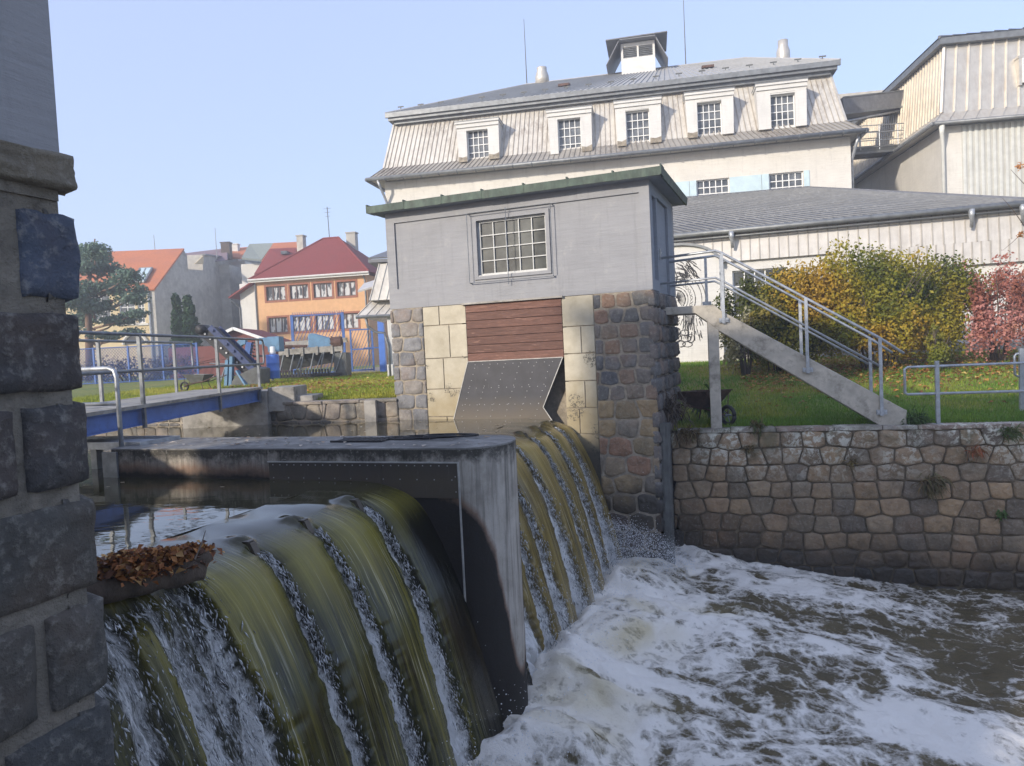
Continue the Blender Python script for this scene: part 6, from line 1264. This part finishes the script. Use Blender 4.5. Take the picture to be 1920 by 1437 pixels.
# ================================================================ PLANTS AND TREES
def foliage(T,name,blobs,n,s0,s1,cols,seed,mat,shell=.55,wz=1.0,hang=0):
    """leaf sized kites spread through overlapping clumps"""
    rs=np.random.RandomState(seed); B=np.array(blobs,float); w=B[:,3]*B[:,4]*B[:,5]; k=rs.choice(len(B),size=n,p=w**.8/(w**.8).sum()); b=B[k]
    d=rs.randn(n,3); d/=np.linalg.norm(d,axis=1)[:,None]; r=(shell+(1-shell)*rs.rand(n))*(.82+.34*rs.rand(n)); 
    P=b[:,:3]+d*r[:,None]*b[:,3:6]; lump=fbm(P[:,0]*1.3,P[:,1]*1.3,P[:,2]*1.3,seed,3); keep=lump+.9*(rs.rand(n)-.25)>-.12; P=P[keep]; d=d[keep]; lump=lump[keep]; n=len(P); kk=k[keep]
    s=(s0+(s1-s0)*rs.rand(n))[:,None]; nrm=d+.9*rs.randn(n,3); nrm/=np.linalg.norm(nrm,axis=1)[:,None]; a=np.cross(nrm,rs.randn(n,3)); a[:,2]-=hang; a/=np.linalg.norm(a,axis=1)[:,None]; e=np.cross(nrm,a)
    V=np.stack([P-a*s*.5,P+e*s*.30,P+a*s*.5,P-e*s*.30],1).reshape(-1,3); C=np.array(cols); t=np.clip(.5+1.0*fbm(P[:,0]*.9,P[:,1]*.9,P[:,2]*.9,seed+3,3)+.25*(rs.rand(n)-.5),0,.999); i=t*(len(C)-1); q=i.astype(int); fr=(i-q)[:,None]; c=C[q]*(1-fr)+C[np.minimum(q+1,len(C)-1)]*fr; c=c*(.86+.28*rs.rand(n))[:,None]
    return npmesh(name,V,np.arange(4*n).reshape(-1,4),mat,T,False,{'tint':c})
def stems(T,base,n,h,spread,r,seed,mat=None,name='stems',twigs=3):
    rs=random.Random(seed); b=MB(); base=np.array(base)
    for k in range(n):
        a=rs.random()*6.28; q=spread*(.3+.7*rs.random()); H=h*(.6+.4*rs.random()); p=base+np.array([.25*spread*math.cos(a)*rs.random(),.25*spread*math.sin(a)*rs.random(),-.1]); e=base+np.array([q*math.cos(a),q*math.sin(a),H]); mid=(p+e)/2+np.array([-.12*q*math.cos(a),-.12*q*math.sin(a),.12*H]); b.tube([p,mid,e],[r,r*.7,r*.25],5)
        for j in range(twigs): t=.35+.55*rs.random(); o=p+(e-p)*t; b.tube([o,o+np.array([rs.gauss(0,.3),rs.gauss(0,.3),.3+.3*rs.random()])*h*.22],[r*.4,r*.12],4)
    return b.build(name,mat or M_bark,T,True)
def shrub(name,label,cat,px,Y,top,base,halfw,cols,n,seed,ls=(.06,.13),dense=True,nb=16,depth=1.0):
    c=atY(px,base,Y); c[2]=float(gz(c[0],Y)); t=atY(px,top,Y)[2]; hw=halfw*Y/F; H=t-c[2]; T=thing(name,label,cat,c); rs=random.Random(seed); B=[]
    for k in range(nb):
        f=(k*.618)%1; x=c[0]+hw*(2*((k+.5)/nb)-1)*.8; zz=c[2]+H*(.25+.52*f); rr=hw*(.24+.16*rs.random()); B.append((x+.1*hw*rs.gauss(0,1),Y+depth*rs.gauss(0,.55),zz,rr,rr*.8,H*(.20+.09*rs.random())))
    stems(T,c,16 if dense else 12,H*.85,hw*.8,.028,seed); foliage(T,'foliage',B,n,ls[0],ls[1],cols,seed,M_leaf,.35 if dense else .2); return T
YG=[(.06,.085,.012),(.14,.155,.016),(.24,.22,.02),(.34,.27,.025),(.40,.25,.03)]
S=20.5
T=shrub('autumn_shrub','large rounded shrub with yellow green autumn leaves behind the stair railing','shrub',1640,S,455,688,180,YG,85000,3,ls=(.06,.13),nb=36)
T2_=shrub('autumn_shrub','lower spreading olive green shrub left of the largest shrub under the hall window','shrub',1462,S+.8,500,690,100,[(.04,.055,.010),(.08,.095,.016),(.14,.14,.025),(.24,.19,.035)],34000,4,ls=(.07,.14),nb=20)
shrub('autumn_shrub','small bright yellow green shrub at the foot of the big shrub','shrub',1760,S-1.2,600,692,34,[(.10,.13,.015),(.19,.20,.025),(.26,.23,.03)],1800,5,nb=6,depth=.4)
shrub('autumn_shrub','sparse white flecked shrub leaning behind the stair column','shrub',1400,S+.2,560,678,52,[(.10,.11,.03),(.22,.21,.10),(.32,.27,.12),(.40,.38,.25)],1500,8,nb=7,dense=False,depth=.5)
shrub('red_shrub','loose shrub with pink and rust red autumn leaves at the right edge','shrub',1875,S-.3,470,690,85,[(.28,.11,.07),(.42,.17,.13),(.50,.24,.21),(.40,.19,.10),(.46,.32,.26)],12000,6,ls=(.06,.13),dense=False,nb=16)
c=atY(1935,560,17.5); T=thing('bare_twig','bare branch with a few orange leaves hanging in at the right edge','branch',c); b=MB(); q=[atY(x,y,17.5) for x,y in((1960,480),(1925,430),(1900,395),(1880,372))]; b.tube(q,[.02,.013,.008,.004],5); b.tube([q[1],atY(1898,455,17.5),atY(1880,470,17.5)],[.008,.006,.003],5); b.tube([atY(1960,360,17.5),atY(1920,345,17.5),atY(1895,318,17.5)],[.012,.008,.004],5); b.build('branch',M_bark,T)
foliage(T,'leaves',[(*atY(1912,312,17.5),.09,.1,.12),(*atY(1912,440,17.5),.12,.1,.10)],60,.06,.12,[(.45,.17,.05),(.50,.28,.12)],9,M_leaf,.1)
# pine
PY=50.0; pc=atY(170,645,PY); pc[2]=-.6; T=thing('pine_tree','tall hazy scots pine with layered branches behind the left pillar','tree',pc)
b=MB(); tp=atY(178,448,PY); tr=[np.array([pc[0]-.2,PY,-.8]),np.array([pc[0]-.1,PY,2]),np.array([pc[0]+.05,PY,5.5]),tp]; b.tube(tr,[.30,.25,.17,.04],10); b.build('trunk',M_barkp,T,True)
B=[];bb=MB(); rs=random.Random(17)
for x,y,w,h_ in((178,470,26,18),(160,500,28,20),(200,505,30,16),(150,545,34,22),(205,540,36,18),(240,520,28,18),(175,575,40,16),(250,560,28,14),(150,600,34,14),(225,600,34,12),(262,545,16,12),(255,588,20,10),(200,630,30,9),(250,622,22,8),(140,480,30,24),(120,560,34,24),(120,620,30,16),(190,486,22,14)):
    c=atY(x,y,PY+rs.gauss(0,1.2)); k=PY/F; B.append((*c,w*k*1.12,w*k,h_*k*.95)); t=np.clip((c[2]+.5)/(tp[2]+.8),0.05,.95); o=np.array([pc[0],PY,-.8])*(1-t)+tp*t-np.array([0,0,.5]); bb.tube([o,(o+c)/2+np.array([0,0,-.15]),c],[.09,.06,.02],6)
bb.build('branches',M_barkp,T,True); foliage(T,'needles',B,24000,.14,.32,[(.07,.12,.085),(.10,.165,.115),(.14,.21,.15)],18,M_leaf,.2)  # needle colours paled and blued to stand in for distance haze
for px,top,w,label,sd in((337,559,17,'dark columnar thuja, the slimmer left one of the pair',31),(358,563,20,'dark columnar thuja, the fuller right one of the pair',32)):
    Y=46.0; c=atY(px,645,Y); c[2]=-.6; T=thing('thuja',label,'tree',c,'pair of thujas by the grey wall'); tz=atY(px,top,Y)[2]; k=Y/F; b=MB(); b.tube([c-np.array([0,0,.2]),np.array([c[0],Y,tz-.8])],[.12,.03],7); b.build('trunk',M_bark,T)
    B=[]
    for j in range(11): f=j/10; z=-.6+.3+(tz+.6-.45)*f; r=w*k*(1.0-.55*f**2.2)*(.9+.1*math.sin(j*2)); B.append((c[0]+.06*math.sin(j*3),Y,z,r,r,(tz+.6)*.10))
    foliage(T,'foliage',B,9000,.14,.30,[(.018,.045,.020),(.03,.07,.028),(.045,.095,.035)],sd,M_leaf,.6,hang=-.6)
T=thing('clipped_hedge','low brown grey hedge behind the wire fence','hedge',f_(450,930,38)); B=[]
for k in range(12): p=f_(60+k*55,880,38); B.append((p[0],38,.05,1.0,.5,.75))
stems(T,(B[6][0],38,-.65),30,1.2,6.0,.03,4); foliage(T,'foliage',B,2600,.10,.2,[(.10,.075,.05),(.14,.10,.07),(.10,.095,.05)],41,M_leaf,.4)
# ================================================================ AIR
b=MB(); b.box(-130,90,-12,150,-9,24); hz_o=b.build('haze',M_white); hz_o['kind']='stuff'
hm=bpy.data.materials.new('haze_air'); hm.use_nodes=True; n_=hm.node_tree; n_.nodes.remove(n_.nodes['Principled BSDF']); pv=n_.nodes.new('ShaderNodeVolumePrincipled'); pv.inputs['Color'].default_value=(.93,.95,1,1); pv.inputs['Density'].default_value=.0030; pv.inputs['Anisotropy'].default_value=.2; n_.links.new(pv.outputs[0],n_.nodes['Material Output'].inputs['Volume'])
hz_o.data.materials[0]=hm
